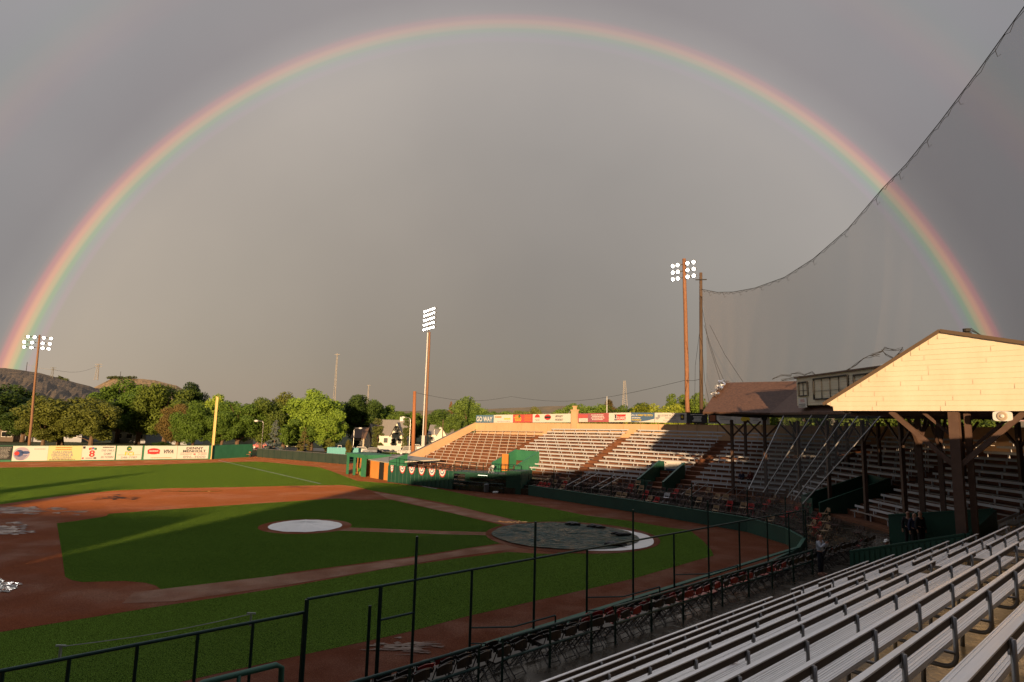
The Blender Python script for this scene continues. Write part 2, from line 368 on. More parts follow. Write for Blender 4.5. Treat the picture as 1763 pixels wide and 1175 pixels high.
struct('foul_line', strip([(376, 793), (552, 833.6)], .14, .026), chalk)
struct('coach_box_line', strip([(727, 838), (752, 842.5)], .12, .03), chalk)
# wet patches and puddles on the clay
def blob(name, cx, cy, rx, ry, z, seed, m=waterm, n=26, j=.28):
    r_ = random.Random(seed); ph = [r_.uniform(0, 6.28) for _ in range(5)]
    pts = []
    for i in range(n * 2):
        a = math.pi * i / n; q = 1 + j * (math.sin(2 * a + ph[0]) * .5 + math.sin(3 * a + ph[1]) * .45 + math.sin(5 * a + ph[2]) * .3 + math.sin(9 * a + ph[3]) * .2)
        p = G(cx + rx * q * math.cos(a), cy + ry * q * math.sin(a)); pts.append((p.x, p.y, z))
    mb = MB(); mb.poly(pts); return struct(name, mb, m)
wetd = mat('wet_clay', (.075, .03, .02), .30, var=(.11, .05, .035), vscale=1.2, rvar=.62, rscale=1.1, bump=.4, bscale=3, bdist=.05, spec=.5)
r9 = random.Random(12)
waterg = mat('rippled_water', (.05, .035, .028), .07, spec=1.0)
def ragged(name, cx, cy, rx, ry, n, z, m, seed, tilt=None, thin=1.0):
    r_ = random.Random(seed); mb = MB()
    for i in range(n):
        x = cx + r_.gauss(0, .45) * rx; y = cy + r_.gauss(0, .45) * ry; a, b = r_.uniform(.06, .28) * rx, r_.uniform(.08, .25) * ry; ph = r_.uniform(0, 6.28); pts = []
        for k in range(14): an = 2 * math.pi * k / 14; q = 1 + .35 * math.sin(3 * an + ph) + .2 * math.sin(5 * an); p = G(x + a * q * math.cos(an), y + b * thin * q * math.sin(an)); pts.append((p.x, p.y, z + i * .00012))
        if tilt: tl = math.tan(R(r_.uniform(*tilt))); yc = sum(p[1] for p in pts) / 14; pts = [(p[0], p[1], p[2] - tl * max(-.3, min(.3, p[1] - yc))) for p in pts]
        mb.poly(pts)
    o = struct(name, mb, m); return o
ragged('puddle', 4, 1010, 26, 9, 70, .035, waterg, 5, (-1.3, 1.6)); ragged('wet_patch', 5, 879, 95, 6, 70, .020, wetd, 6, thin=.8); ragged('wet_patch', 0, 913, 55, 10, 60, .020, wetd, 7, thin=.8)
ragged('muddy_spot', 520, 839.3, 34, 1.2, 14, .021, mat('mud', (.055, .024, .014), .75, spec=.2), 8); ragged('puddle', 330, 846.5, 70, 1.0, 18, .024, waterm, 9); ragged('wet_patch', 700, 1115, 60, 12, 60, .024, wetd, 10, thin=.5); ragged('puddle', 700, 915, 26, .8, 8, .03, waterm, 11); ragged('puddle', 880, 899, 30, 3, 12, .03, waterm, 12)
ragged('muddy_spot', 200, 858.5, 36, 3.2, 30, .021, mat('mud', (.055, .024, .014), .75, spec=.2), 77)

# ------------------------------------------------------------------ mound cover, home plate tarp
mb = MB(); c = Vector((-13.8, 43.3, 0)); rr = 2.42; prev = None; ringn = 40
for i in range(9):
    q = i / 8; r_ = rr * (1 - q * q) ** .5 if i < 8 else 0.001; z = .03 + .27 * (1 - (r_ / rr) ** 2)
    ring = [(c.x + r_ * math.cos(2 * math.pi * k / ringn), c.y + r_ * math.sin(2 * math.pi * k / ringn), z + .012 * math.sin(k * 1.7 + i)) for k in range(ringn)]
    if prev is not None:
        for k in range(ringn): mb.poly([prev[k], prev[(k + 1) % ringn], ring[(k + 1) % ringn], ring[k]])
    prev = ring
o = mb.build('mound_cover', canvas, smooth=True, loc=(c.x, c.y, 0)); tag(o, 'white round tarpaulin covering the pitcher mound', 'tarp')
def sheet(c, r, z, amp, seed, rings=16, seg=72, ex=1.0):
    r_ = random.Random(seed); ph = [r_.uniform(0, 6.28) for _ in range(12)]; mb = MB(); grid = []
    for i in range(rings + 1):
        q = i / rings; row = []
        for k in range(seg):
            a = 2 * math.pi * k / seg; x = c[0] + r * q * math.cos(a) * ex * (1 + .012 * math.sin(7 * a + ph[0])); y = c[1] + r * q * math.sin(a) * (1 + .012 * math.sin(5 * a))
            h = 0
            for j in range(5): h += math.sin((x * math.cos(ph[j]) + y * math.sin(ph[j])) * (2.2 + j * 1.3) + ph[j + 5])
            row.append((x, y, z + amp * 1.6 * (abs(h) ** .7) * (.35 + .65 * math.sin(min(1, (1 - q) * 4) * 1.57))))
        grid.append(row)
    for i in range(rings):
        for k in range(seg): k2 = (k + 1) % seg; mb.poly([grid[i][k], grid[i][k2], grid[i + 1][k2], grid[i + 1][k]])
    return mb
o = sheet((5.1, 41.75), 4.5, .03, .006, 2).build('home_plate_canvas', canvas, smooth=True, loc=(5.1, 41.75, 0)); tag(o, 'white canvas disc showing as a crescent beside the teal tarp', 'tarp')
o = sheet((3.85, 42.2), 4.85, .055, .035, 5).build('home_plate_tarp', tarpm, smooth=True, loc=(3.85, 42.2, 0)); tag(o, 'wrinkled teal tarp with puddles over home plate', 'tarp')
for i, (x, y) in enumerate([(985, 903), (1028, 907.5), (1070, 921), (1062, 938)]):
    p = G(x, y, .18); mb = MB(); rr_ = random.Random(i)
    for j in range(5):
        q = p + Vector((rr_.uniform(-.4, .4), rr_.uniform(-.3, .3), rr_.uniform(-.04, .04))); mb.tube([q + Vector((-.35, 0, 0)), q + Vector((0, .05, .06)), q + Vector((.35, .02, 0))], [.06, .12, .07], 7)
    o = mb.build('sandbag_pile', blackp, smooth=True, loc=(p.x, p.y, 0))
    tag(o, ['dark weights on the far edge of the teal tarp', 'dark weights where teal tarp meets white canvas at the back', 'dark weights at the right end of the teal tarp', 'dark weights on the near right rim of the teal tarp'][i], 'tarp weights', 'weights holding down the tarp')

# ------------------------------------------------------------------ the grandstand
gs = thing('grandstand', 'long brown stadium grandstand with stepped deck and partly roofed middle', 'grandstand', (22, 45, 0))
S0, U3 = -26.0, -27.0
def profile(f, n_):
    prof = [(dk(0) - 1.0, .8), (dk(0) - 1.0, zt(0) - .004)]
    for k in range(n_):
        prof += [(dk(k, f) - .60 if k else dk(0) - 1.0, zt(k, f)), (dk(k, f) + .23, zt(k, f)), (dk(k, f) + .23, zt(k + 1, f) if k < n_ - 1 else zt(k, f))]
    prof += [(17.1, zt(n_ - 1, f))]
    return [prof[0]] + [p for i, p in enumerate(prof[1:]) if p != prof[i]]
mb = MB(); sweep(mb, profile(1, NRF), S0, U3, 0, 2); mb.build('deck', deckfar, gs, warp=True)
mb = MB(); sweep(mb, profile(3, NR), S0, U3, 2, 3); mb.build('deck', decknear, gs)
# walkway and box terraces in front
WALL = [(-14.47, 75.28), (-6.05, 68.74), (-3.2, 66.9), (2.11, 65.01), (11.62, 53.44), (17.3, 45.4), (18.1, 41), (17.6, 37.5), (15.9, 34.6)] + [tuple(F3(a, b, 0))[:2] for a, b in ((30, 14.35), (20, 14.15), (9.4, 14.05), (1, 14.15))]
def inset(t):                             # interpolate from the wall line to the front of the deck
    fr = [F1(S0, dk(0) - 1, 0)] ; pts = []
    back = [F1(-16.5, dk(0) - 1, 0), F1(-8, dk(0) - 1, 0), F1(-5.5, dk(0) - 1, 0), F1(1, dk(0) - 1, 0), F1(13, dk(0) - 1, 0), C1 + m1 * (dk(0) - 1), Vector((C1.x + dk(0) - 1, 43.5, 0)), C2 + m2 * (dk(0) - 1), F3(34, 15 - dk(0), 0), F3(29, 15 - dk(0), 0), F3(20, 15 - dk(0), 0), F3(9.4, 15 - dk(0), 0), F3(1, 15 - dk(0), 0)]
    return [Vector((a[0], a[1], 0)).lerp(b, t) for a, b in zip(WALL, back)]
def band(mb, ta, tb, z, zlow):
    A, B = inset(ta), inset(tb)
    for i in range(len(A) - 1):
        a, b, c_, d = A[i], A[i + 1], B[i + 1], B[i]
        mb.poly([(a.x, a.y, z), (b.x, b.y, z), (c_.x, c_.y, z), (d.x, d.y, z)]); mb.poly([(a.x, a.y, zlow), (b.x, b.y, zlow), (b.x, b.y, z), (a.x, a.y, z)])
TER = [(.015, .2, .62), (.2, .4, .90), (.4, .58, 1.18), (.58, 1.0, 1.45)]
mb = MB(); zl = 0
for ta, tb, z in TER: band(mb, ta, tb, z, zl); zl = z
mb.build('terrace', concrete, gs)
# front wall, 0.95 m
def wallrun(pts, z0, z1, th, m, name, parent, warp=False):
    mb = MB()
    for i in range(len(pts) - 1):
        a, b = Vector((*pts[i][:2], 0)), Vector((*pts[i + 1][:2], 0)); mb.beam(a + Vector((0, 0, (z0 + z1) / 2)), b + Vector((0, 0, (z0 + z1) / 2)), th, z1 - z0)
    return mb.build(name, m, parent, warp=warp)
wallrun(WALL[3:7] , 0, .97, .14, greenmid, 'front_wall', gs)
wallrun(WALL[6:10], 0, .97, .14, greenmid, 'front_wall', gs)
wallrun(WALL[9:11], 0, .97, .14, greenmid, 'front_wall', gs)
wallrun([WALL[10], tuple(F3(9.5, 14.05, 0))[:2]], 0, .97, .14, greenmid, 'front_wall', gs)
mb = MB()
for a, b in zip(WALL[3:8], WALL[4:9]): mb.beam((*a, 1.0), (*b, 1.0), .2, .05)
mb.beam((*WALL[8], 1.0), tuple(F3(9.5, 14.06, 1.0)), .2, .05)
mb.build('wall_cap', greenw, gs)
# far wall in front of the bleachers: taller green fence for bunting
a, b = Vector((*WALL[0], 0)), Vector((*WALL[1], 0))
wallrun([WALL[0], WALL[1]], 0, 1.95, .15, greenmid, 'bunting_wall', gs)
mb = MB()
for i in range(17):
    p = a.lerp(b, i / 16); d = (b - a).normalized(); nrm = Vector((d.y, -d.x, 0)); q = p + nrm * .09 if nrm.y < 0 else p - nrm * .09
    mb.beam(q + Vector((0, 0, .02)), q + Vector((0, 0, 1.93)), .05, .03)
mb.build('wall_batten', greenmid, gs)
# rear wall
mb = MB(); sweep(mb, [(17.1, 0), (17.1, 7.92), (17.35, 7.92), (17.35, 0)], S0, U3, 0, 1); mb.build('rear_wall', tan, gs, warp=True)
mb = MB(); sweep(mb, [(17.1, 0), (17.1, 7.92), (17.35, 7.92), (17.35, 0)], S0, U3, 1, 2); mb.build('rear_wall', tan, gs)
mb = MB()
for ua, ub, za, zb in ((U3, -22.5, 0, 8.0), (-22.5, 8, 0, 8.45), (8, 40, 0, 8.3)):
    p = [F3(ua, -3.1, za), F3(ub, -3.1, za), F3(ub, -3.35, za), F3(ua, -3.35, za)]; mb.box8(p + [q + Vector((0, 0, zb - za)) for q in p])
mb.build('rear_wall', tan, gs)
mb = MB(); mb.box8([F3(U3, -3.1, 0), F3(U3, 10, 0), F3(U3 - .2, 10, 0), F3(U3 - .2, -3.1, 0), F3(U3, -3.1, 8.05), F3(U3, 10, 2.6), F3(U3 - .2, 10, 2.6), F3(U3 - .2, -3.1, 8.05)]); mb.build('end_wall', tan, gs)
# seams on the tan rear wall
mb = MB()
for s in np.arange(-24, 24, 2.45): mb.beam(F1(s, 17.09, 6.5), F1(s, 17.09, 7.9), .03, .02)
mb.build('wall_seam', mat('seam_brown', (.35, .2, .1), .8), gs, warp=True)
# left end parapet of the far stand
mb = MB(); P = [F1(S0, 4.3, 1.3), F1(S0, 17.1, 6.9), F1(S0, 17.1, 7.95), F1(S0, 4.3, 2.75)]
mb.box8([P[0], P[1], F1(S0 - .25, 17.1, 6.9), F1(S0 - .25, 4.3, 1.3), P[3], P[2], F1(S0 - .25, 17.1, 7.95), F1(S0 - .25, 4.3, 2.75)]); mb.build('end_parapet', tan, gs, warp=True)
mb = MB(); mb.box8([F1(S0 - .25, 4.3, 2.45), F1(S0 - .25, 17.3, 7.75), F1(S0 - 2.5, 17.3, 7.2), F1(S0 - 2.5, 4.3, 1.95), F1(S0 - .2, 4.3, 2.72), F1(S0 - .2, 17.3, 7.99), F1(S0 - 2.55, 17.3, 7.35), F1(S0 - 2.55, 4.3, 2.1)]); mb.build('end_coping', shing2, gs, warp=True)
mb = MB(); p0 = F1(S0 - 2.4, 4.25, 0); mb.box8([F1(S0 - 2.4, 4.2, 0), F1(S0 + .3, 4.2, 0), F1(S0 + .3, 4.6, 0), F1(S0 - 2.4, 4.6, 0), F1(S0 - 2.4, 4.2, 2.6), F1(S0 + .3, 4.2, 2.6), F1(S0 + .3, 4.6, 2.6), F1(S0 - 2.4, 4.6, 2.6)]); mb.build('end_block', tan, gs, warp=True)
# chimney pier on the rear wall
mb = MB()
for za, zb, wd in ((6.9, 9.4, .42), (9.4, 9.55, .5), (9.55, 9.95, .22), (9.95, 10.05, .3)):
    mb.box8([F1(-7 + a * wd, 17.0 + b * wd * .6, za) for a, b in ((-1, -1), (1, -1), (1, 1), (-1, 1))] + [F1(-7 + a * wd, 17.0 + b * wd * .6, zb) for a, b in ((-1, -1), (1, -1), (1, 1), (-1, 1))])
mb.build('chimney', tan, gs, warp=True)

# roof over the middle
RS0, RU3 = 17.6, 29.0
EV_, RG, RR = (3.5, 8.50), (7.6, 11.36), (17.4, 8.64)
mb = MB(); sweep(mb, [EV_, RG, RR], RS0, RU3); sweep(mb, [(RR[0], RR[1] - .16), (RG[0], RG[1] - .16), (EV_[0], EV_[1] - .16)], RS0, RU3)
sweep(mb, [(EV_[0], EV_[1] - .16), EV_], RS0, RU3); mb.build('roof', shing, gs, rt=True)
mb = MB(); sweep(mb, [(3.7, 8.22), (3.7, 8.44), (3.95, 8.44), (3.95, 8.22), (3.7, 8.22)], RS0 + .3, RU3 + .2); sweep(mb, [(10.8, 8.2), (10.8, 8.5), (11, 8.5), (11, 8.2), (10.8, 8.2)], RS0 + .3, RU3 + .2); sweep(mb, [(3.9, 8.36), (17.2, 8.5)], RS0 + .3, RU3 + .3); mb.build('eave_beam', underm, gs, rt=True)
# hipped left end: brown boards with torn silver flashing
mb = MB(); mb.poly([F1(RS0 - .01, 3.5, 8.50), F1(RS0 - .01, 7.6, 11.36), F1(RS0 - .01, 17.4, 8.64), F1(RS0 - .01, 17.4, 8.2), F1(RS0 - .01, 3.5, 8.25)]); mb.build('gable_board', beamm, gs, rt=True)
mb = MB(); r_ = random.Random(3)
for i in range(90):
    q = r_.uniform(.45, 1.02); c_ = F1(RS0 + r_.uniform(-.1, .5) * (.4 + q), 3.5 + 4.1 * q, 8.58 + 2.88 * q); v = [Vector((r_.uniform(-.3, .3), r_.uniform(-.3, .3), r_.uniform(-.05, .28))) for _ in range(3)]
    mb.poly([c_ + x for x in v])
mb.build('torn_flashing', mat('silver_foil', (.5, .52, .58), .3, metal=.7), gs, rt=True)
# the near gable end, clapboarded
g0 = [(10.62, 8.22), (10.62, 8.40), (10.9, 8.52), (6.45, 11.36), (-3.6, 8.62), (-3.6, 8.22)]
mb = MB(); mb.prism([F3(RU3 - .02, a, b) for a, b in g0], uu * .1); mb.build('gable_end', siding, gs)
mb = MB(); z = 8.22
def edge(zv):                             # front and rear ends of the board at level zv
    lo = 10.6 if zv < 8.5 else 10.9 - (zv - 8.52) / (11.36 - 8.52) * 4.45 - .02
    hi = -3.55 if zv < 8.66 else -3.6 + (zv - 8.62) / (11.36 - 8.62) * 10.05
    return lo, hi
while z < 11.15:
    z2 = z + .205; lo, hi = edge(z2)
    if lo - hi > .2:
        cutsx = [lo]; x_ = lo - rnd.uniform(.6, 3.6)
        while x_ > hi + .5: cutsx.append(x_); x_ -= rnd.choice((2.44, 3.05, 3.66))
        cutsx.append(hi)
        for xa, xb in zip(cutsx[:-1], cutsx[1:]):
            xb2 = xb + (.014 if xb != hi else 0); tw = rnd.uniform(-.004, .004)
            mb.poly([F3(RU3 - .045 + tw, xa, z), F3(RU3 - .045 + tw, xb2, z), F3(RU3 - .03, xb2, z2 - .012), F3(RU3 - .03, xa, z2 - .012)])
            mb.poly([F3(RU3 - .045 + tw, xa, z), F3(RU3 - .024, xa, z), F3(RU3 - .024, xb2, z), F3(RU3 - .045 + tw, xb2, z)])
    z = z2
mb.build('clapboard', siding, gs)
mb = MB(); mb.beam(F3(RU3 - .1, 11.0, 8.51), F3(RU3 - .1, 6.43, 11.41), .07, .13); mb.beam(F3(RU3 - .1, 6.43, 11.41), F3(RU3 - .1, -3.7, 8.66), .07, .13); mb.build('barge_board', mat('barge_brown', (.12, .08, .05), .6), gs)
mb = MB(); q = F3(31, 5.95, 11.15); mb.tube([q, q + Vector((0, 0, .35))], .12, 10); mb.tube([q + Vector((0, 0, .35)), q + Vector((0, 0, .38))], .17, 10); mb.tube([q + Vector((0, 0, .42)), q + Vector((0, 0, .55))], .14, 10); mb.build('roof_vent', underm, gs)
# roof trusses, posts and braces
def post(base, top, wd, along, depth=1.5, m=beamm):
    mb = MB(); mb.beam(base, Vector((base.x, base.y, top)), wd, wd, up=tuple(along)); o = mb.build('post', m, gs)
    for sg in (-1, 1):
        mb = MB(); mb.beam(Vector((base.x, base.y, top - depth)), Vector((base.x, base.y, top - .02)) + along * sg * depth, wd * .55, wd * .55); mb.build('brace', m, gs)
POSTS = []
for s in (19.6, 22.5): POSTS.append((F1(s, 5.0, 1.6), t1))
for s in (18.4, 23.0, 26.5): POSTS.append((F1(s, 10.9, 3.9), t1))
for y in (50.2, 45.6, 41.0, 37.0): POSTS.append((Vector((23.4, y, 1.6)), Vector((0, 1, 0))))
for y in (53.6, 49.0, 44.5, 40.0, 35.5, 31.5): POSTS.append((Vector((29.2, y, 3.9)), Vector((0, 1, 0))))
for u_ in (34.8, 38.4): POSTS.append((F3(u_, 8.9, 1.6), uu))
for u_ in (33.6, 37.6, 41.5): POSTS.append((F3(u_, 3.1, 3.9), uu))
for p, al in POSTS: post(p, 8.12, .22, al)
# the big doubled post under the gable, braced across it
post(F3(29.35, 6.25, 2.4), 8.22, .34, nn3, 2.2); post(F3(29.75, 5.9, 2.4), 8.22, .2, nn3, 1.5)
post(F3(29.5, .6, 4.6), 8.22, .24, nn3, 1.6)
mb = MB()
for y in (48, 43, 38, 33.5): mb.beam((22, y, 8.3), (35, y, 8.42), .12, .22); mb.beam((23.4, y, 8.2), (26, y, 10.2), .1, .12); mb.beam((29.2, y, 8.2), (26, y, 10.2), .1, .12)
for u_ in (30.5, 34.5, 38.5): mb.beam(F3(u_, 10.4, 8.2), F3(u_, -3, 8.4), .12, .22); mb.beam(F3(u_, 8.9, 8.2), F3(u_, 6.3, 10.4), .1, .12)
mb.build('roof_truss', beamm, gs, rt=True)

# press box on the roof
pb = MB(); PX = 21.75
pb.box(PX, PX + 4.2, 29.6, 46.6, 9.0, 11.08); pb.build('press_box', sidingd, gs, rt=True)
mb = MB(); z = 9.03
while z < 10.9: mb.poly([(PX - .03, 46.58, z), (PX - .03, 29.62, z), (PX - .012, 29.62, z + .17), (PX - .012, 46.58, z + .17)]); z += .18
mb.build('press_box_boards', sidingd, gs, rt=True)
mb = MB(); mb.beam((PX + 2.1, 46.75, 11.13), (PX + 2.1, 29.4, 11.13), 4.5, .1); mb.build('press_box_roof', beamm, gs, rt=True)
for nm, ya, yb, za, zb, cols in (('window', 46.2, 44.8, 9.72, 10.72, 2), ('window', 43.9, 39.4, 9.42, 10.86, 4), ('window', 38.7, 33.5, 9.6, 10.8, 4)):
    fr = MB(); 
    for y_ in (ya, yb): fr.beam((PX - .06, y_, za), (PX - .06, y_, zb), .1, .09)
    for z_ in (za, zb): fr.beam((PX - .06, ya, z_), (PX - .06, yb, z_), .1, .09)
    for i in range(1, cols): y_ = ya + (yb - ya) * i / cols; fr.beam((PX - .06, y_, za), (PX - .06, y_, zb), .03, .04)
    fr.beam((PX - .06, ya, za + (zb - za) * .4), (PX - .06, yb, za + (zb - za) * .4), .02, .02)
    fo = fr.build(nm, underm, gs, rt=True)
    g_ = MB(); g_.poly([(PX - .045, ya, za), (PX - .045, yb, za), (PX - .045, yb, zb), (PX - .045, ya, zb)]); g_.build('pane', glass, fo, rt=True)
    fo['_o'] = tuple(gs['_o'])

# ------------------------------------------------------------------ writing helper
def text(s, size, m, parent, o3, ex, ey, name='lettering', align='CENTER', sx=1.0, shear=0.0, off=.02):
    c_ = bpy.data.curves.new(name, 'FONT'); c_.body = s; c_.size = size; c_.align_x = align; c_.align_y = 'CENTER'; c_.extrude = .004; c_.offset = size * .022; c_.shear = shear; c_.space_character = 1.05
    tmp = bpy.data.objects.new('tmp', c_); COL.objects.link(tmp); dg_ = bpy.context.evaluated_depsgraph_get()
    me = bpy.data.meshes.new_from_object(tmp.evaluated_get(dg_)); bpy.data.objects.remove(tmp); me.materials.clear(); me.materials.append(m); me.name = name
    o = bpy.data.objects.new(name, me); COL.objects.link(o)
    ex, ey = Vector(ex).normalized(), Vector(ey).normalized(); ez = ex.cross(ey)
    mw = Matrix.Identity(4); p = Vector(o3) + ez * off
    org = Vector(parent.get('_o', (0, 0, 0))) if parent else Vector((0, 0, 0))
    for i in range(3): mw[i][0] = ex[i] * sx; mw[i][1] = ey[i]; mw[i][2] = ez[i]; mw[i][3] = p[i] - org[i]
    if parent: o.parent = parent
    o.matrix_local = mw; return o
ink = mat('black_ink', (.03, .03, .04), .7); redi = mat('red_ink', (.55, .04, .04), .7); orai = mat('orange_ink', (.65, .22, .05), .7); blui = mat('blue_ink', (.04, .08, .22), .7)
whii = mat('white_ink', (.7, .7, .68), .7); yeli = mat('yellow_ink', (.75, .55, .05), .7); gryi = mat('grey_ink', (.35, .34, .34), .7); teali = mat('teal_ink', (.10, .35, .42), .7); grni = mat('green_ink', (.04, .16, .06), .7)

def panel(name, label, a, b, z0, z1, m, group, zb0=None, zb1=None, th=.05):   # a -> b left to right as seen from the field
    a, b = Vector((a[0], a[1], 0)), Vector((b[0], b[1], 0)); zb0 = z0 if zb0 is None else zb0; zb1 = z1 if zb1 is None else zb1
    ex = (b - a).normalized(); nr = Vector((ex.y, -ex.x, 0)); nr = nr if nr.dot(EYE - a) > 0 else -nr
    base = (a + b) / 2; t = thing(name, label, 'sign', (base.x, base.y, z0), 0, group)
    mb = MB(); A0, B0 = a + Vector((0, 0, z0)), b + Vector((0, 0, zb0)); A1, B1 = a + Vector((0, 0, z1)), b + Vector((0, 0, zb1))
    mb.box8([A0, B0, B0 - nr * th, A0 - nr * th, A1, B1, B1 - nr * th, A1 - nr * th]); mb.build('board', m, t)
    ln = (b - a).length
    def P(u_, v):                         # u 0..1 along, v 0..1 up, just in front of the board
        return A0.lerp(B0, u_).lerp(A1.lerp(B1, u_), v) + nr * .012
    def patch(u0, u1, v0, v1, m2, nm='print', k=1):
        q = MB(); q.poly([P(u0, v0) + nr * .006 * k, P(u1, v0) + nr * .006 * k, P(u1, v1) + nr * .006 * k, P(u0, v1) + nr * .006 * k]); return q.build(nm, m2, t)
    def shape(pts, m2, nm='emblem', k=2):
        q = MB(); q.poly([P(x, y) + nr * .006 * k for x, y in pts]); return q.build(nm, m2, t)
    def txt(s, u_, v, h, m2, sx=1.0, shear=0.0): return text(s, h * (z1 - z0), m2, t, P(u_, v) + nr * .02, ex, Vector((0, 0, 1)), sx=sx, shear=shear, off=0)
    def ell(cu, cv, ru, rv, m2, n=28, k=2, a0=0, a1=360, nm='emblem'): return shape([(cu + ru * math.cos(R(a0 + (a1 - a0) * i / n)), cv + rv * math.sin(R(a0 + (a1 - a0) * i / n))) for i in range(n + (0 if a1 - a0 == 360 else 1))], m2, nm, k)
    def lines(u0, u1, v0, v1, n, m2, th=.3, jit=.2):
        q = MB(); rj = random.Random(int(u0 * 1000) + n)
        for i in range(n):
            v = v0 + (v1 - v0) * (i + .5) / n; h = (v1 - v0) / n * th / 2; x = u0 + (u1 - u0) * rj.uniform(0, jit); xe = u1 - (u1 - u0) * rj.uniform(0, jit)
            while x < xe:
                w_ = rj.uniform(.02, .07) * (u1 - u0) * 1.6; q.poly([P(x, v - h) + nr * .012, P(min(x + w_, xe), v - h) + nr * .012, P(min(x + w_, xe), v + h) + nr * .012, P(x, v + h) + nr * .012]); x += w_ + .012 * (u1 - u0) * 1.6
        return q.build('small_print', m2, t)
    return t, patch, shape, txt, ell, lines

# ------------------------------------------------------------------ outfield wall and its advertisements
WA = G(20, 795.5); WB = Vector((-50.95, 106.6, 0)); wd_ = (WB - WA).normalized()
wallT = thing('outfield_wall', 'green outfield wall carrying the row of advertisements', 'wall', tuple(WA))
Wl = WA - wd_ * 40
def wseg(p, q, z1, m, name, par, th=.16):
    mb = MB(); mb.beam(p + Vector((0, 0, z1 / 2)), q + Vector((0, 0, z1 / 2)), th, z1); return mb.build(name, m, par)
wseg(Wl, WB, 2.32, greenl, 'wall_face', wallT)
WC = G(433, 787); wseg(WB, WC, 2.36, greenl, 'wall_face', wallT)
def onwall(x):                            # where the sight line at photo column x meets the wall
    d = ray(x, 785); t = (WA.x * wd_.y - WA.y * wd_.x) / (d.x * wd_.y - d.y * wd_.x); return EYE + d * t
nw = Vector((wd_.y, -wd_.x, 0)); nw = nw if nw.dot(-WA) > 0 else -nw
def wp(x): p = onwall(x) + nw * .17; return (p.x, p.y)
white = mat('ad_white', (.72, .68, .62), .6); yad = mat('ad_yellow', (.72, .62, .30), .6); bad = mat('ad_black', (.02, .02, .022), .6)
G1 = 'advertisements on the outfield wall'
t, patch, shape, txt, ell, lines = panel('advertisement', 'black advertisement at the left edge of the outfield wall', wp(-40), wp(19.5), .3, 2.26, bad, G1)
lines(.45, .98, .1, .92, 9, whii, .22)
t, patch, shape, txt, ell, lines = panel('advertisement', 'white advertisement with a large striped blue globe', wp(21), wp(82), .12, 2.28, white, G1)
ell(.25, .48, .23, .44, mat('globe_lilac', (.42, .36, .46), .6), k=1); ell(.19, .52, .12, .22, blui); ell(.12, .5, .07, .14, redi, k=3); ell(.36, .56, .12, .10, blui)
for i, v in enumerate((.34, .26, .18, .10)): patch(.06 + i * .02, .42 - i * .03, v, v + .035, blui, k=4)
lines(.55, .97, .74, .84, 1, gryi, .5)
t, patch, shape, txt, ell, lines = panel('advertisement', 'yellow advertisement with three lines of tall capitals', wp(82.2), wp(140), .12, 2.3, yad, G1)
txt('GALUSHA', .42, .56, .24, gryi); txt('HIGGINS &', .42, .37, .24, gryi); txt('GALUSHA', .42, .18, .24, gryi); lines(.2, .72, .84, .94, 1, orai, .7); lines(.2, .72, .70, .80, 1, orai, .7); lines(.02, .94, .02, .09, 1, ink, .6)
t, patch, shape, txt, ell, lines = panel('advertisement', 'white advertisement with a big red 8 and slanted words beside it', wp(140.3), wp(197.5), .14, 2.3, white, G1)
txt('8', .30, .42, .62, redi, 1.1); txt('THE ONLY', .76, .66, .2, gryi, .8, .25); txt('GAME', .76, .42, .2, gryi, .8, .25); txt('IN TOWN', .76, .18, .2, gryi, .8, .25)
for i, (c_, x) in enumerate(zip((redi, orai, mat('purple_ink', (.25, .08, .35), .7), teali, grni), (.22, .26, .31, .36, .40))): ell(x, .82 - abs(i - 2) * .02, .028, .09, c_, n=12)
patch(.02, .09, .8, .96, ink); patch(.02, .07, .08, .18, redi); lines(.12, .36, .08, .18, 1, gryi, .8); patch(.36, .44, .08, .18, ink); lines(.56, .96, .84, .94, 1, ink, .7)
t, patch, shape, txt, ell, lines = panel('advertisement', 'white advertisement with round green deer badge and phone number', wp(200), wp(243.5), .14, 2.28, white, G1)
ell(.48, .80, .10, .18, grni); shape([(.42, .76), (.46, .80), (.50, .86), (.54, .80), (.53, .74), (.48, .78)], yeli, k=3); lines(.3, .7, .54, .6, 1, orai, .6); txt('FCI', .5, .40, .34, yeli, 1.2); patch(.05, .95, .33, .35, orai, k=1); txt('248-7787', .5, .14, .2, gryi, 1.3)
t, patch, shape, txt, ell, lines = panel('advertisement', 'wide white advertisement with red badge and flowing script', wp(247.5), wp(304), .14, 2.28, white, G1)
ell(.28, .62, .19, .20, redi); patch(.10, .46, .40, .72, redi, 'emblem', 3); ell(.28, .44, .14, .08, redi, k=4); lines(.14, .42, .56, .66, 1, whii, .8, .05).location += nw * .03; txt('VIVA', .72, .55, .40, ink, .8, .3); lines(.2, .9, .06, .14, 1, orai, .6)
t, patch, shape, txt, ell, lines = panel('advertisement', 'white car dealer advertisement reading DENNY MENHOLT', wp(304.5), wp(358), .14, 2.28, white, G1)
txt('DENNY', .54, .80, .26, ink, 1.3); txt('MENHOLT', .54, .58, .26, ink, 1.3); patch(.1, .95, .45, .465, redi); txt('CHEVROLET', .28, .35, .13, gryi, 1.15); ell(.55, .35, .04, .05, redi); txt('HUMMER', .80, .35, .13, gryi, 1.15); txt('896-3000', .55, .13, .25, gryi, 1.6)
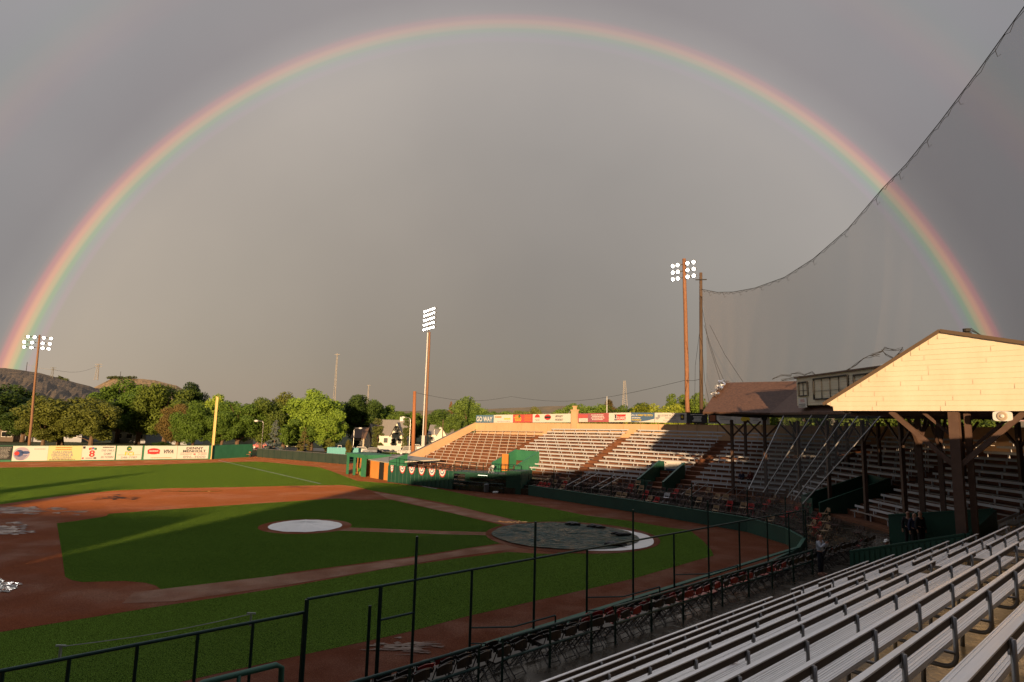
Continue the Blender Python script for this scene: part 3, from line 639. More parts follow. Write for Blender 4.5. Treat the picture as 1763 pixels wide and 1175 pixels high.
# foul pole and bullpen benches
fp = thing('foul_pole', 'tall yellow foul pole with mesh wing at the end of the advertisements', 'foul pole', tuple(WB + nw * .3))
q = WB + nw * .3; mb = MB(); mb.tube([q, q + Vector((0, 0, 10.7))], .09, 10); mb.build('pole', yel, fp)
mb = MB(); mb.box8([q + Vector((a, b, z)) for z in (2.4, 10.6) for a, b in ((.0, -.01), (.36, -.06), (.36, -.03), (.0, .02))]); mb.build('wing', mat('yellow_mesh', (.72, .50, .20), .6), fp)
def bench_simple(x0, x1, y, label):
    a, b = G(x0, y), G(x1, y); t = thing('wooden_bench', label, 'bench', tuple((a + b) / 2), 0, 'red benches by the outfield wall')
    mb = MB(); mb.beam(a + Vector((0, 0, .5)), b + Vector((0, 0, .5)), .4, .08); mb.beam(a + Vector((0, .3, .85)), b + Vector((0, .3, .85)), .06, .3); mb.build('seat', rustw, t)
    for p in (a, b): mb = MB(); mb.beam(p, p + Vector((0, 0, .46)), .1, .3); mb.build('leg', underm, t)
bench_simple(384, 404, 788.5, 'red bench against green wall, left of the pair'); bench_simple(408, 430, 787.5, 'red bench at the right end of the green wall')
p = G(379, 789); mb = MB(); mb.tube([p, p + Vector((0, 0, .3)), p + Vector((0, 0, .95)), p + Vector((0, 0, 1.05))], [.38, .42, .42, .2], 12); tag(mb.build('trash_barrel', whitep, smooth=True, loc=tuple(p)), 'white barrel left of the red wall benches', 'barrel')
# dark fence running back to the sheds
fA, fB = G(442, 787), Vector((-26.6, 102.4, 0)); t = thing('bullpen_fence', 'long low dark fence beyond the grass with windscreen', 'fence', tuple(fA)); wseg(fA, fB, 1.5, mat('dark_windscreen', (.022, .04, .03), .8, var=(.035, .055, .04), vscale=.8), 'windscreen', t, .06)
for i in range(15): q = fA.lerp(fB, i / 14); mb = MB(); mb.tube([q, q + Vector((0, 0, 1.6))], .05, 6); mb.build('fence_post', railm, t)
mb = MB(); mb.tube([fA + Vector((0, 0, 1.55)), fB + Vector((0, 0, 1.55))], .05, 6); mb.build('top_rail', galv, t)

# ------------------------------------------------------------------ tunnels (vomitories) through the deck
AXF = {1: (t1, n1), 2: (Vector((0, -1, 0)), Vector((1, 0, 0))), 3: (-uu, -nn3)}
def FR(f, s, d, z):                       # facet frame point: f, along, offset, level
    if f == 1: return F1(s, d, z)
    if f == 2: return Vector((18.2 + d, -s, z))          # s = -y
    return F3(-s, 14.0 - d, z)                           # s = -u
def tunnel(f, s0, s1, d0, d1, zl0, zl1, zr0, zr1, label, sign=None, wing=0.0, m=greenmid):
    t = thing('entrance_tunnel', label, 'tunnel', tuple(FR(f, (s0 + s1) / 2, d0, 1.45)), 0, 'green entrance tunnels through the stands')
    for s_, za, zb in ((s0, zl0, zl1), (s1, zr0, zr1)):
        mb = MB(); mb.box8([FR(f, s_ - .07, d0, 1.2), FR(f, s_ + .07, d0, 1.2), FR(f, s_ + .07, d1, 1.2), FR(f, s_ - .07, d1, 1.2), FR(f, s_ - .07, d0, za), FR(f, s_ + .07, d0, za), FR(f, s_ + .07, d1, zb), FR(f, s_ - .07, d1, zb)]); mb.build('side_wall', m, t, warp=True)
        mb = MB(); mb.beam(FR(f, s_, d0, za + .02), FR(f, s_, d1, zb + .02), .2, .06); mb.build('cap_rail', m, t, warp=True)
    mb = MB(); mb.box8([FR(f, s0, d1, 3.0), FR(f, s1, d1, 3.0), FR(f, s1, d1 + .12, 3.0), FR(f, s0, d1 + .12, 3.0), FR(f, s0, d1, zl1), FR(f, s1, d1, zr1), FR(f, s1, d1 + .12, zr1), FR(f, s0, d1 + .12, zl1)]); mb.build('head_wall', m, t, warp=True)
    mb = MB(); mb.box8([FR(f, s0 + .1, d0 + 1, 1.45), FR(f, s1 - .1, d0 + 1, 1.45), FR(f, s1 - .1, d1, 1.45), FR(f, s0 + .1, d1, 1.45)] + [FR(f, s0 + .1, d0 + 1, 1.5), FR(f, s1 - .1, d0 + 1, 1.5), FR(f, s1 - .1, d1, 1.5), FR(f, s0 + .1, d1, 1.5)]); mb.build('tunnel_floor', dark, t, warp=True)
    if wing:
        mb = MB(); mb.box8([FR(f, s0, d0, 1.2), FR(f, s0 + wing, d0, 1.2), FR(f, s0 + wing, d0 + .1, 1.2), FR(f, s0, d0 + .1, 1.2), FR(f, s0, d0, zl0), FR(f, s0 + wing, d0, zl0), FR(f, s0 + wing, d0 + .1, zl0), FR(f, s0, d0 + .1, zl0)]); mb.build('front_panel', m, t, warp=True)
    if sign == 'door':
        for za, zb, m2 in ((1.9, 3.9, orange),):
            mb = MB(); mb.box8([FR(f, s0 + 1.0, d0 + .6, za), FR(f, s0 + 1.9, d0 + .6, za), FR(f, s0 + 1.9, d0 + .75, za), FR(f, s0 + 1.0, d0 + .75, za)] + [FR(f, s0 + 1.0, d0 + .6, zb), FR(f, s0 + 1.9, d0 + .6, zb), FR(f, s0 + 1.9, d0 + .75, zb), FR(f, s0 + 1.0, d0 + .75, zb)]); mb.build('door', m2, t, warp=True)
    return t
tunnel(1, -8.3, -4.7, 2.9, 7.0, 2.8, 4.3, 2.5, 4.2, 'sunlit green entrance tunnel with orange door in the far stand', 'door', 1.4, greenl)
tunnel(1, 11.0, 13.7, 3.2, 7.4, 2.3, 3.95, 2.25, 3.9, 'dark green entrance tunnel with white notice board in the far stand', None, 1.5)
tunnel(2, -46.6, -44.0, 3.6, 8.6, 2.5, 4.2, 2.3, 4.1, 'dark green entrance tunnel below the press box', None, 1.6)
tunnel(3, -34.2, -29.0, 3.8, 7.9, 3.35, 4.1, 2.25, 3.55, 'long dark green entrance tunnel beyond the near silver benches', None, 0)
# upright boards on the near guard wall
mb = MB()
for i in range(20):
    d = 3.9 + i * .2; z = 2.25 + (3.55 - 2.25) * (d - 3.8) / 4.1; mb.beam(FR(3, -28.91, d, 1.3), FR(3, -28.91, d, z - .06), .14, .03, up=tuple(uu))
tag(mb.build('guard_boards', greenmid, loc=tuple(FR(3, -28.9, 6, 1.45))), 'upright green boards facing the near silver benches', 'boards')
a, b = F1(11.6, 7.3, 0), F1(13.4, 7.3, 0)
t, patch, shape, txt, ell, lines = panel('notice_board', 'white notice board inside the dark green tunnel', a, b, 3.1, 3.95, white, None); lines(.1, .9, .35, .7, 3, gryi, .5); patch(.05, .12, .75, .92, ink); patch(.1, .9, .02, .2, blui)

# ------------------------------------------------------------------ benches
_bm = {}
def bmesh_for(kind, ln, near):
    key = (kind, round(ln, 2), near)
    if key in _bm: return _bm[key]
    mb = MB()
    if kind == 'seat':
        if near:
            for i in range(3): y0 = -.36 + i * .105; mb.box(0, ln, y0, y0 + .099, .425, .455 if i != 1 else .452)
            mb.box(0, ln, -.365, -.345, .39, .428); mb.box(0, ln, -.07, -.05, .39, .428)
            for i in range(9): mb.box(0, ln, -.35 + i * .034, -.343 + i * .034, .455, .459)
        else: mb.box(0, ln, -.34, -.06, .41, .455)
    elif kind == 'wood':
        mb.box(0, ln, -.30, .0, .40, .455); mb.box(0, ln, -.325, -.302, .385, .462)
    elif kind == 'back':
        if near: mb.box(0, ln, -.004, .03, .705, .799)
        else: mb.box(0, ln, .0, .045, .665, .81)
    elif kind == 'top_edge': mb.box(0, ln, -.014, .045, .800, .816); mb.box(0, ln, -.014, -.005, .700, .800)
    elif kind == 'end_cap': mb.box(-.006, .0, -.37, -.045, .385, .462)
    me = bpy.data.meshes.new(kind); me.from_pydata(mb.v, [], mb.f); _bm[key] = me; return me
def bracket_mesh(style):
    mb = MB()
    if style == 'near':
        pts = [(0, .06, .79), (0, .06, .36)] + [(0, .06 - .13 * (1 - math.cos(a)), .36 - .13 * math.sin(a)) for a in (.4, .8, 1.2, 1.57)] + [(0, -.24, .23), (0, -.27, .21), (0, -.28, .0)]
        mb.tube(pts, .026, 8); mb.box(-.03, .03, -.34, .06, .385, .41); mb.box(-.02, .02, .02, .06, .66, .80)
    elif style == 'far': mb.box(-.03, .03, .0, .05, .30, .70); mb.box(-.03, .03, -.22, -.16, 0, .42); mb.box(-.025, .025, -.3, .05, .36, .41)
    else: mb.box(-.02, .02, -.28, -.24, 0, .41); mb.box(-.02, .02, -.28, 0, .36, .40)
    me = bpy.data.meshes.new('bracket'); me.from_pydata(mb.v, [], mb.f)
    if style == 'near': me.polygons.foreach_set('use_smooth', [True] * len(me.polygons))
    return me
BR = {k: bracket_mesh(k) for k in ('near', 'far', 'wood')}
for k, m in (('near', galv), ('far', alufar), ('wood', whitep)): BR[k].materials.append(m)
nb = 0
def put(name, me, parent, m=None, loc=(0, 0, 0)):
    if m and not me.materials: me.materials.append(m)
    o = bpy.data.objects.new(name, me); COL.objects.link(o); o.parent = parent; o.location = loc; return o
def bench(f, s0, s1, k, style, label, group, off=.45, step=1.83):
    d = dk(k, f) if style != 'wood' else dk(k, f) + .05
    p = FR(f, s0, d, zt(k, f)); ax, ay = AXF[f]; e = FR(f, s1, d, zt(k, f))
    pz, ez = warpz(tuple(p))[2], warpz(tuple(e))[2]; ln = s1 - s0
    t = thing('bleacher_bench', label, 'bench', (p.x, p.y, pz), 0, group, world=False)
    t.rotation_euler = (0, -math.atan2(ez - pz, ln), math.atan2(ax.y, ax.x))
    near = style == 'near'
    if style == 'wood': put('seat', bmesh_for('wood', ln, near), t, rustw_b)
    else:
        put('seat', bmesh_for('seat', ln, near), t, alu if near else aluseat); put('backrest', bmesh_for('back', ln, near), t, backshade if near else alufar)
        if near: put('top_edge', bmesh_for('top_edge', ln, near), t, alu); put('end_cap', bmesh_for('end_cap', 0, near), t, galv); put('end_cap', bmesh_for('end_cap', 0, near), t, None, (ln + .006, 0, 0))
    x = off
    while x < ln - .05: put('bracket', BR[style], t, None, (x, 0, 0)); x += step
rustw_b = mat('faded_bench_paint', (.50, .36, .27), .6, var=(.60, .46, .37), vscale=2)
def cut(s0, s1, tl, k, f=1):                   # drop the part of a row taken by a tunnel
    segs = [(s0, s1)]
    for a, b, dmax in tl:
        if dk(k, f) - .5 > dmax: continue
        new = []
        for x, y in segs:
            if b <= x or a >= y: new.append((x, y)); continue
            if a - x > .8: new.append((x, a - .15))
            if y - b > .8: new.append((b + .15, y))
        segs = new
    return segs
TL1 = [(-8.3, -4.7, 7.0), (11.0, 13.7, 7.4)]
def side(seg, full): return '' if abs(seg[0] - full[0]) < .01 and abs(seg[1] - full[1]) < .01 else (', left of tunnel' if abs(seg[0] - full[0]) < .01 else ', right of tunnel')
for k in range(NR):
    if k < NRF:
        q = C1 + m1 * dk(k, 1) - w0; c1s = q.dot(t1)
        for nm, a, b, st, desc in (('A', -25.4, -11.6, 'wood', 'weathered brown plank bench in the leftmost far section, %s row up'),
                                   ('B', -10.2, 1.9, 'far', 'silver bench behind the sunlit green tunnel, %s row up'),
                                   ('C', 3.2, 14.1, 'far', 'silver bench beside the white-board tunnel, %s row up'),
                                   ('D', 15.5, c1s - .35, 'far', 'silver bench between far aisle and press box corner, %s row up')):
            for seg in cut(a, b, TL1, k):
                bench(1, seg[0], seg[1], k, st, desc % ordn(k) + side(seg, (a, b)), 'benches in the far stand', off=.3 + (.75 if st == 'wood' else .915) * (k % 2), step=1.5 if st == 'wood' else 1.83)
        ya = (C1 + m1 * dk(k, 1)).y - .35; yb = (C2 + m2 * dk(k, 1)).y + .35; ym = (ya + yb) / 2 + .5
        for a, b, desc in ((-ya, -ym - .6, 'silver bench under roof, end section left half, %s row up'), (-ym + .6, -yb, 'silver bench under roof, end section right half, %s row up')):
            for seg in cut(a, b, [(-46.6, -44.0, 8.6)], k): bench(2, seg[0], seg[1], k, 'far', desc % ordn(k) + side(seg, (a, b)), 'benches under the roof', off=.3 + .9 * (k % 2))
    uc = (C2 + m2 * dk(k)).dot(uu) - .35
    a, b = -uc, -34.6
    if b - a > 1: bench(3, a, b, k, 'far', 'silver bench beyond the long near tunnel, %s row up' % ordn(k), 'benches under the roof', off=.3 + .9 * (k % 2))
    if k < 10:
        off2 = .12 * k
        ua, ub = 19.75, 26.5 + .2 * k
        bench(3, -ub, -ua, k, 'near', 'silver bench between the near aisle and the dark green boards, %s row up' % ordn(k), 'near benches', off=.5)
        bench(3, -18.45, -2.6, k, 'near', 'long silver bench at the bottom of the photo, %s row up' % ordn(k), 'near benches', off=.55)
# litter: a damp crumpled paper on a near bench
p = G(1258, 1140, zt(5) + .47); mb = MB(); r_ = random.Random(5)
for i in range(30): v = [Vector((r_.gauss(0, .045), r_.gauss(0, .04), abs(r_.gauss(.03, .02)))) for _ in range(3)]; mb.poly([p + x for x in v])
tag(mb.build('crumpled_wrapper', mat('pinkish_paper', (.45, .22, .18), .7), loc=tuple(p)), 'crumpled pink wrapper lying on a near silver seat', 'litter')
p = G(1640, 1083, zt(8) + .01)

# ------------------------------------------------------------------ folding chairs
def chair_parts(m):
    t = thing('folding_chair', 'x', 'chair', (0, 0, -50), 0, 'x', world=False)
    mb = MB(); mb.box8([(-.21, -.22, .435), (.21, -.22, .435), (.19, .17, .42), (-.19, .17, .42), (-.21, -.22, .465), (.21, -.22, .465), (.19, .17, .45), (-.19, .17, .45)]); mb.build('seat', m, t)
    mb = MB(); n_ = 6; 
    for i in range(n_):
        a0, a1 = -1 + 2 * i / n_, -1 + 2 * (i + 1) / n_; f_ = lambda a: (a * .22, .26 + .04 * (1 - a * a))
        (x0, y0), (x1, y1) = f_(a0), f_(a1); h0, h1 = .80 - .05 * a0 * a0, .80 - .05 * a1 * a1
        mb.box8([(x0, y0 - .012, .60), (x1, y1 - .012, .60), (x1, y1 + .012, .60), (x0, y0 + .012, .60), (x0, y0 - .012, h0), (x1, y1 - .012, h1), (x1, y1 + .012, h1), (x0, y0 + .012, h0)])
    mb.build('backrest', m, t)
    mb = MB()
    for sx in (-.225, .225): mb.tube([(sx, -.26, 0), (sx, .1, .40), (sx, .27, .78)], .013, 6)
    mb.tube([(-.225, -.22, .05), (.225, -.22, .05)], .011, 6); mb.build('leg_frame', blackp, t)
    mb = MB()
    for sx in (-.2, .2): mb.tube([(sx, .30, 0), (sx, -.17, .44)], .013, 6)
    mb.tube([(-.2, .26, .06), (.2, .26, .06)], .011, 6); mb.build('leg_frame', blackp, t)
    return t
def small_chair(m):
    mb = MB(); mb.box(-.21, .21, -.22, .18, .43, .465); mb.box(-.22, .22, .24, .275, .58, .82)
    for sx in (-.21, .21): mb.beam((sx, -.24, 0), (sx, .26, .8), .03, .03); mb.beam((sx, .28, 0), (sx, -.16, .44), .03, .03)
    me = bpy.data.meshes.new('folding_chair'); me.from_pydata(mb.v, [], mb.f); me.materials.append(m); return me
CP = {'black': chair_parts(blackp), 'red': chair_parts(redp)}
firstc = {'black': True, 'red': True}
rc = random.Random(11)
rows = [(13.62, .62, 'row by the dark green fence wall'), (12.72, .90, 'second row behind the near fence'), (11.92, 1.18, 'third row behind the near fence'), (11.3, 1.45, 'row along the walkway rail')]
for n_, z_, desc in rows:
    x = 6.6
    while x < 34.5:
        x += .56 + (rc.random() < .06) * .6
        redc = rc.random() < (.42 if 14.5 < x < 25 else .06); k_ = 'red' if redc else 'black'
        rz = math.atan2(-uu.y, -uu.x) + rc.uniform(-.18, .18); p = F3(x, n_ + rc.uniform(-.05, .05), z_)
        lb = ('wet red folding chair, ' if redc else 'dark folding chair, ') + desc
        gr = ('red' if redc else 'dark') + ' folding chairs, ' + desc
        if firstc[k_]:
            o = CP[k_]; o.location = p; o.rotation_euler = (0, 0, rz); o['label'] = lb; o['group'] = gr; firstc[k_] = False
        else: clone(CP[k_], p, rz, lb, gr)
SC = {'tan': small_chair(tanp), 'red': small_chair(mat('bright_red_plastic', (.42, .02, .02), .5)), 'dark': small_chair(mat('dark_brown_plastic', (.06, .03, .024), .6)), 'white': small_chair(whitepl)}
cnt = 0
for ti, (tt, z_) in enumerate(((.1, .62), (.3, .90), (.49, 1.18), (.68, 1.45))):
    pl = inset(tt)[3:8]
    for a, b in zip(pl[:-1], pl[1:]):
        ln = (b - a).length; d = (b - a).normalized(); x = .3
        while x < ln - .3:
            if rc.random() < (.66 if ti < 3 else .35):
                k_ = rc.choices(['dark', 'tan', 'red', 'white'], [.66, .18, .13, .03])[0]; p = a + d * (x + rc.uniform(-.1, .1))
                o = bpy.data.objects.new('folding_chair', SC[k_]); COL.objects.link(o); o.location = (p.x, p.y, z_); o.rotation_euler = (0, 0, math.atan2(d.y, d.x) + rc.uniform(-.35, .35))
                de = ['front row of the far boxes', 'second row of the far boxes', 'third row of the far boxes', 'far walkway before the benches'][ti]
                cn = {'dark': 'dark brown', 'tan': 'tan', 'red': 'bright red', 'white': 'white'}[k_]
                tag(o, '%s folding chair, %s' % (cn, de), 'chair', '%s folding chairs, %s' % (cn, de)); cnt += 1
            x += .66
for nm, px_, z_ in (('white', (836, 806), 1.95),):
    p = Vector((-1.9, 67.6, 1.96)); o = bpy.data.objects.new('folding_chair', SC['white']); COL.objects.link(o); o.location = p; o.rotation_euler = (0, 0, -.5); tag(o, 'lone white chair on the dugout roof deck', 'chair')
for i in range(9):
    p = a.lerp(b, 0) * 0 + Vector((*WALL[0], 0)).lerp(Vector((*WALL[1], 0)), .1 + .09 * i) + n1 * (1.3 + (i % 3) * .7)
    o = bpy.data.objects.new('folding_chair', SC['dark' if i % 3 else 'red']); COL.objects.link(o); o.location = (p.x, p.y, .9 + (i % 3) * .28); o.rotation_euler = (0, 0, -.75 + rc.uniform(-.2, .2)); tag(o, ('dark' if i % 3 else 'red') + ' folding chair behind the bunting wall', 'chair', 'chairs behind the bunting wall')

# ------------------------------------------------------------------ near fence on the wall
def NNp(x, y, n0): d = ray(x, y); return EYE + d * (n0 / (d.x * nn3.x + d.y * nn3.y))
t = thing('backstop_fence', 'tall dark green pipe fence with chain mesh along the near wall', 'fence', tuple(F3(18, 14.05, 1)))
rail_y = lambda x: 1027 - (x - 529) * .1834
tall = {715: 920, 921: 900, 1090: 875, 1219: 860}
ups = []
for x in (529, 656, 715, 813, 921, 1011, 1090, 1160, 1219, 1272, 1320, 1357, 1386):
    p = NNp(x, rail_y(x), 14.05); u_ = p.dot(uu); ups.append(u_)
    zt_ = 3.17 if x not in tall else 4.28; zb = .05 if x in (529, 656) else .98
    mb = MB(); r_ = .05 if x in (656, 529) else .038
    mb.tube([F3(u_, 14.05, zb), F3(u_, 14.05, zt_)], r_, 8); mb.build('fence_post', railm, t)
    if x == 656: mb = MB(); mb.tube([F3(u_ - .28, 14.05, zb), F3(u_ - .28, 14.05, 2.75)], .04, 8); mb.build('fence_post', railm, t)
mb = MB(); mb.tube([F3(ups[0], 14.05, 3.17), F3(ups[-1], 14.05, 3.17)], .034, 8); mb.build('top_rail', railm, t)
mb = MB(); mb.tube([F3(ups[1], 14.05, 2.35), F3(ups[2], 14.05, 2.35)], .03, 8); mb.build('cross_rail', railm, t); mb = MB(); mb.tube([F3(ups[0], 14.05, .1), F3(ups[1], 14.05, .1)], .06, 8); mb.build('bottom_rail', railm, t)
mb = MB(); mb.poly([F3(ups[0], 14.05, .1), F3(ups[2], 14.05, .1), F3(ups[2], 14.05, 3.15), F3(ups[0], 14.05, 3.15)]); mb.poly([F3(ups[2] + .01, 14.05, .98), F3(ups[-1], 14.05, .98), F3(ups[-1], 14.05, 3.15), F3(ups[2] + .01, 14.05, 3.15)])
mb.poly([F3(ups[2], 14.05, 3.19), F3(ups[8], 14.05, 3.19), F3(ups[8], 14.05, 4.26), F3(ups[2], 14.05, 4.26)]); mb.build('chain_mesh', chainm, t)
for i, x in enumerate((813, 1011, 1160)):
    u_ = NNp(x, rail_y(x), 14.05).dot(uu); t2 = thing('stair_rail', ['pipe rail by the near box steps, closest to the camera', 'pipe rail by the near box steps, middle one of three', 'pipe rail by the near box steps, farthest of three'][i], 'handrail', tuple(F3(u_, 14, 1)), 0, 'pipe rails at the near box steps')
    mb = MB(); mb.tube([F3(u_, 14, 1.62), F3(u_ + .75, 13.1, 1.72), F3(u_ + 1.5, 12.2, 2.1)], .024, 6); mb.tube([F3(u_, 14, 1.2), F3(u_ + .75, 13.1, 1.3), F3(u_ + 1.5, 12.2, 1.65)], .02, 6); mb.build('rail', railm, t2)
    mb = MB(); mb.tube([F3(u_ + 1.5, 12.2, .95), F3(u_ + 1.5, 12.2, 2.1)], .024, 6); mb.build('fence_post', railm, t2)
t = thing('field_gate_fence', 'lower dark green pipe fence at the bottom left edge', 'fence', tuple(F3(4, 14.15, 0)))
lu = []
for x in (-110, 5, 120, 237, 341, 436, 525):
    p = NNp(x, 1155 - x * .194, 14.15); u_ = p.dot(uu); lu.append(u_); mb = MB(); mb.tube([F3(u_, 14.15, 0), F3(u_, 14.15, 2.86)], .045 if x == 525 else .034, 8); mb.build('fence_post', railm, t)
mb = MB(); mb.tube([F3(lu[0], 14.15, 2.86), F3(lu[-1], 14.15, 2.86)], .036, 8); mb.build('top_rail', railm, t)
mb = MB(); mb.poly([F3(lu[0], 14.15, .1), F3(lu[-1], 14.15, .1), F3(lu[-1], 14.15, 2.84), F3(lu[0], 14.15, 2.84)]); mb.build('chain_mesh', chainm, t)
# walkway rails
for i, (ua, ub, npost) in enumerate(((5.6, 9.2, 3), (9.9, 13.0, 3), (14.0, 19.0, 4), (19.7, 27.0, 5))):
    t = thing('walkway_rail', 'dark green two-bar pipe rail beside the chairs, %s stretch from the camera' % ordn(i), 'handrail', tuple(F3((ua + ub) / 2, 10.97, 1.45)), 0, 'pipe rails along the walkway')
    for z_ in (2.42, 1.98): mb = MB(); mb.tube([F3(ua, 10.97, z_), F3(ub, 10.97, z_)], .032, 8); mb.build('rail', railm, t)
    for j in range(npost): u_ = ua + (ub - ua) * j / (npost - 1); mb = MB(); mb.beam(F3(u_, 10.97, 1.45), F3(u_, 10.97, 2.44), .055, .055); mb.build('fence_post', railm, t)
t = thing('stair_handrail', 'thick green handrail cut off by the bottom edge', 'handrail', tuple(F3(4.5, 12.4, 1)))
mb = MB(); mb.tube([F3(2.6, 12.5, 2.15), F3(3.95, 12.45, 2.5), F3(5.25, 12.4, 2.52), F3(5.36, 12.4, 2.45), F3(5.4, 12.4, 1.0)], .055, 10); mb.tube([F3(4.55, 12.4, 2.5), F3(4.55, 12.4, 1.0)], .04, 8); mb.build('rail', greenw, t, smooth=True)
# rope between two short stakes on the grass
a, b = G(102, 1138), G(431, 1078); t = thing('rope_barrier', 'pale cord strung between two short white stakes on the dark grass', 'rope', tuple(a))
for p in (a, b): mb = MB(); mb.beam(p, p + Vector((0, 0, .42)), .06, .06); mb.beam(p + Vector((-.15, 0, .42)), p + Vector((.15, 0, .42)), .05, .05); mb.build('stake', mat('grey_stake', (.32, .33, .32), .7), t)
mb = MB(); mb.tube([a.lerp(b, i / 12) + Vector((0, 0, .4 - .1 * math.sin(math.pi * i / 12))) for i in range(13)], .014, 5); mb.build('cord', gryi, t)

# screen of pipes and mesh from the roof edge down to the backstop, posts on the far wall
t = thing('backstop_screen', 'grey mesh screen on slanted pipes below the roof edge', 'backstop', (19, 42, 1))
PIP = [(49.0, 45.2), (44.4, 43.4), (42.2, 42.0), (39.8, 40.5), (38.3, 39.0), (35.9, 37.3)]
wallx = lambda y: 17.3 + .8 * (45.4 - y) / 4.4 if y > 41 else 18.1 - (41 - y) * .16
for yt, yb in PIP:
    mb = MB(); xt = 21.75 if yt < 51.5 else 21.3; mb.tube([(xt, yt, 8.45), (wallx(yb) if yb < 45.4 else 17.3 - (yb - 45.4) * .706, yb, 3.0)], .045, 8); mb.build('slanted_pipe', galv, t)
mb = MB()
for (yt, yb), (y2, yb2) in zip(PIP[:-1], PIP[1:]):
    f_ = lambda yb_: wallx(yb_) if yb_ < 45.4 else 17.3 - (yb_ - 45.4) * .706
    mb.poly([(21.7, yt, 8.4), (21.7, y2, 8.4), (f_(yb2), yb2, 2.98), (f_(yb), yb, 2.98)]); mb.poly([(f_(yb), yb, 2.96), (f_(yb2), yb2, 2.96), (f_(yb2), yb2, 1.0), (f_(yb), yb, 1.0)])
mb.build('screen_mesh', screenm, t)
WP = [Vector((*p, 0)) for p in WALL[3:9]]
for i in range(len(WP) - 1):
    a, b = WP[i], WP[i + 1]; n_ = max(1, int((b - a).length / 3.4))
    for j in range(n_): q = a.lerp(b, j / n_); mb = MB(); mb.tube([q + Vector((0, 0, .9)), q + Vector((0, 0, 3.0))], .045, 7); mb.build('fence_post', railm, t)
# hand rails on the far box steps
for i, s in enumerate((5.2, 8.2, 17.0, 20.5)):
    t = thing('stair_rail', ['pair of grey rails on the far box steps, leftmost', 'pair of grey rails on the far box steps, left of the white-board tunnel', 'pair of grey rails on the far box steps, right of the white-board tunnel', 'pair of grey rails on the far box steps, rightmost'][i], 'handrail', tuple(F1(s, 2, 1)), 0, 'rails on the far box steps')
    for ds in (0, .9): mb = MB(); q = F1(s + ds, 0, 0); mb.tube([F1(s + ds, -.4, 1.45), F1(s + ds, 3.6, 2.5)], .03, 6); mb.tube([F1(s + ds, -.4, .7), F1(s + ds, -.4, 1.45)], .03, 6); mb.tube([F1(s + ds, 3.6, 1.4), F1(s + ds, 3.6, 2.5)], .03, 6); mb.build('rail', galv, t)

# ------------------------------------------------------------------ bunting, dugout, sheds
a, b = Vector((*WALL[0], 0)), Vector((*WALL[1], 0)); d_ = (b - a).normalized(); nb_ = Vector((d_.y, -d_.x, 0)); nb_ = nb_ if nb_.dot(-a) > 0 else -nb_
def onab(x): r = ray(x, 805); tt = (a.x * d_.y - a.y * d_.x) / (r.x * d_.y - r.y * d_.x); return EYE + r * tt
for i, (x, wdt) in enumerate(((676.5, .26), (694.5, .50), (710.6, .50), (727.7, .52), (745.5, .54), (763.4, .54))):
    c_ = onab(x); c_.z = 2.02; t = thing('bunting_fan', 'red white and blue bunting fan on green wall, %s from the left' % ordn(i), 'bunting', tuple(c_), 0, 'bunting fans on the wall')
    for j, (r_, m2, nm) in enumerate(((1.0, redi, 'red_band'), (.84, whii, 'white_band'), (.62, blui, 'blue_band'), (.46, whii, 'white_band'), (.22, redi, 'red_centre'))):
        mb = MB(); n_ = 18; cc = c_ + nb_ * (.12 + j * .012); pts = []
        for k in range(n_ + 1):
            an = math.pi * k / n_; pts.append(cc + d_ * math.cos(an) * r_ * wdt - Vector((0, 0, 1)) * math.sin(an) * r_ * .85 + nb_ * (.03 * (k % 2)))
        for k in range(n_): mb.poly([cc, pts[k], pts[k + 1]])
        mb.build(nm, m2, t)
mb = MB(); mb.tube([a + Vector((0, 0, 2.9)), b + Vector((0, 0, 2.6))], .03, 6); mb.tube([a + Vector((0, 0, 2.35)), b + Vector((0, 0, 2.2))], .025, 6)
for i in range(9): q = a.lerp(b, i / 8); mb.tube([q + Vector((0, 0, 1.9)), q + Vector((0, 0, 2.9 - .3 * i / 8))], .03, 6)
tag(mb.build('top_rail', railm, loc=tuple(a)), 'dark pipe rail above the bunting wall', 'railing')
a, b = Vector((*WALL[1], 0)), Vector((1.2, 65.35, 0)); d_ = (b - a).normalized(); nb_ = Vector((-d_.y, d_.x, 0)); nb_ = nb_ if nb_.dot(a) > 0 else -nb_
t = thing('dugout', 'dark green dugout with railed roof deck and tube lights', 'dugout', tuple(a))
def bb(mb, s0, s1, d0, d1, z0, z1): q = [a + d_ * s0 + nb_ * d0, a + d_ * s1 + nb_ * d0, a + d_ * s1 + nb_ * d1, a + d_ * s0 + nb_ * d1]; return mb.box8([p + Vector((0, 0, z0)) for p in q] + [p + Vector((0, 0, z1)) for p in q])
LN = (b - a).length
bb(MB(), -.2, LN - 1.6, .1, 3.0, 1.72, 1.93).build('roof_deck', greenmid, t)
bb(MB(), -.1, LN - 1.6, 2.8, 3.0, 0, 1.72).build('back_wall', greenmid, t)
bb(MB(), -.1, LN - 1.6, .1, 2.8, .01, .05).build('floor', dark, t)
mb = MB(); bb(mb, 0.4, LN - 2.2, 2.2, 2.7, .4, .46); mb.build('player_bench', rustw, t)
bb(MB(), LN - 1.6, LN + .1, .0, 3.0, 0, 2.35).build('end_block', greenmid, t)
mb = MB()
for z_ in (.95, .5): mb.tube([a + nb_ * -.15 + Vector((0, 0, z_)), a + d_ * (LN - 1.8) - nb_ * .15 + Vector((0, 0, z_))], .03, 6)
for i in range(8): q = a + d_ * (LN - 1.8) * i / 7 - nb_ * .15; mb.tube([q, q + Vector((0, 0, .97))], .03, 6)
mb.build('front_rail', railm, t)
mb = MB()
for z_ in (2.5, 3.0): mb.tube([a + nb_ * .2 + Vector((0, 0, z_)), a + d_ * LN + nb_ * .2 + Vector((0, 0, z_))], .03, 6)
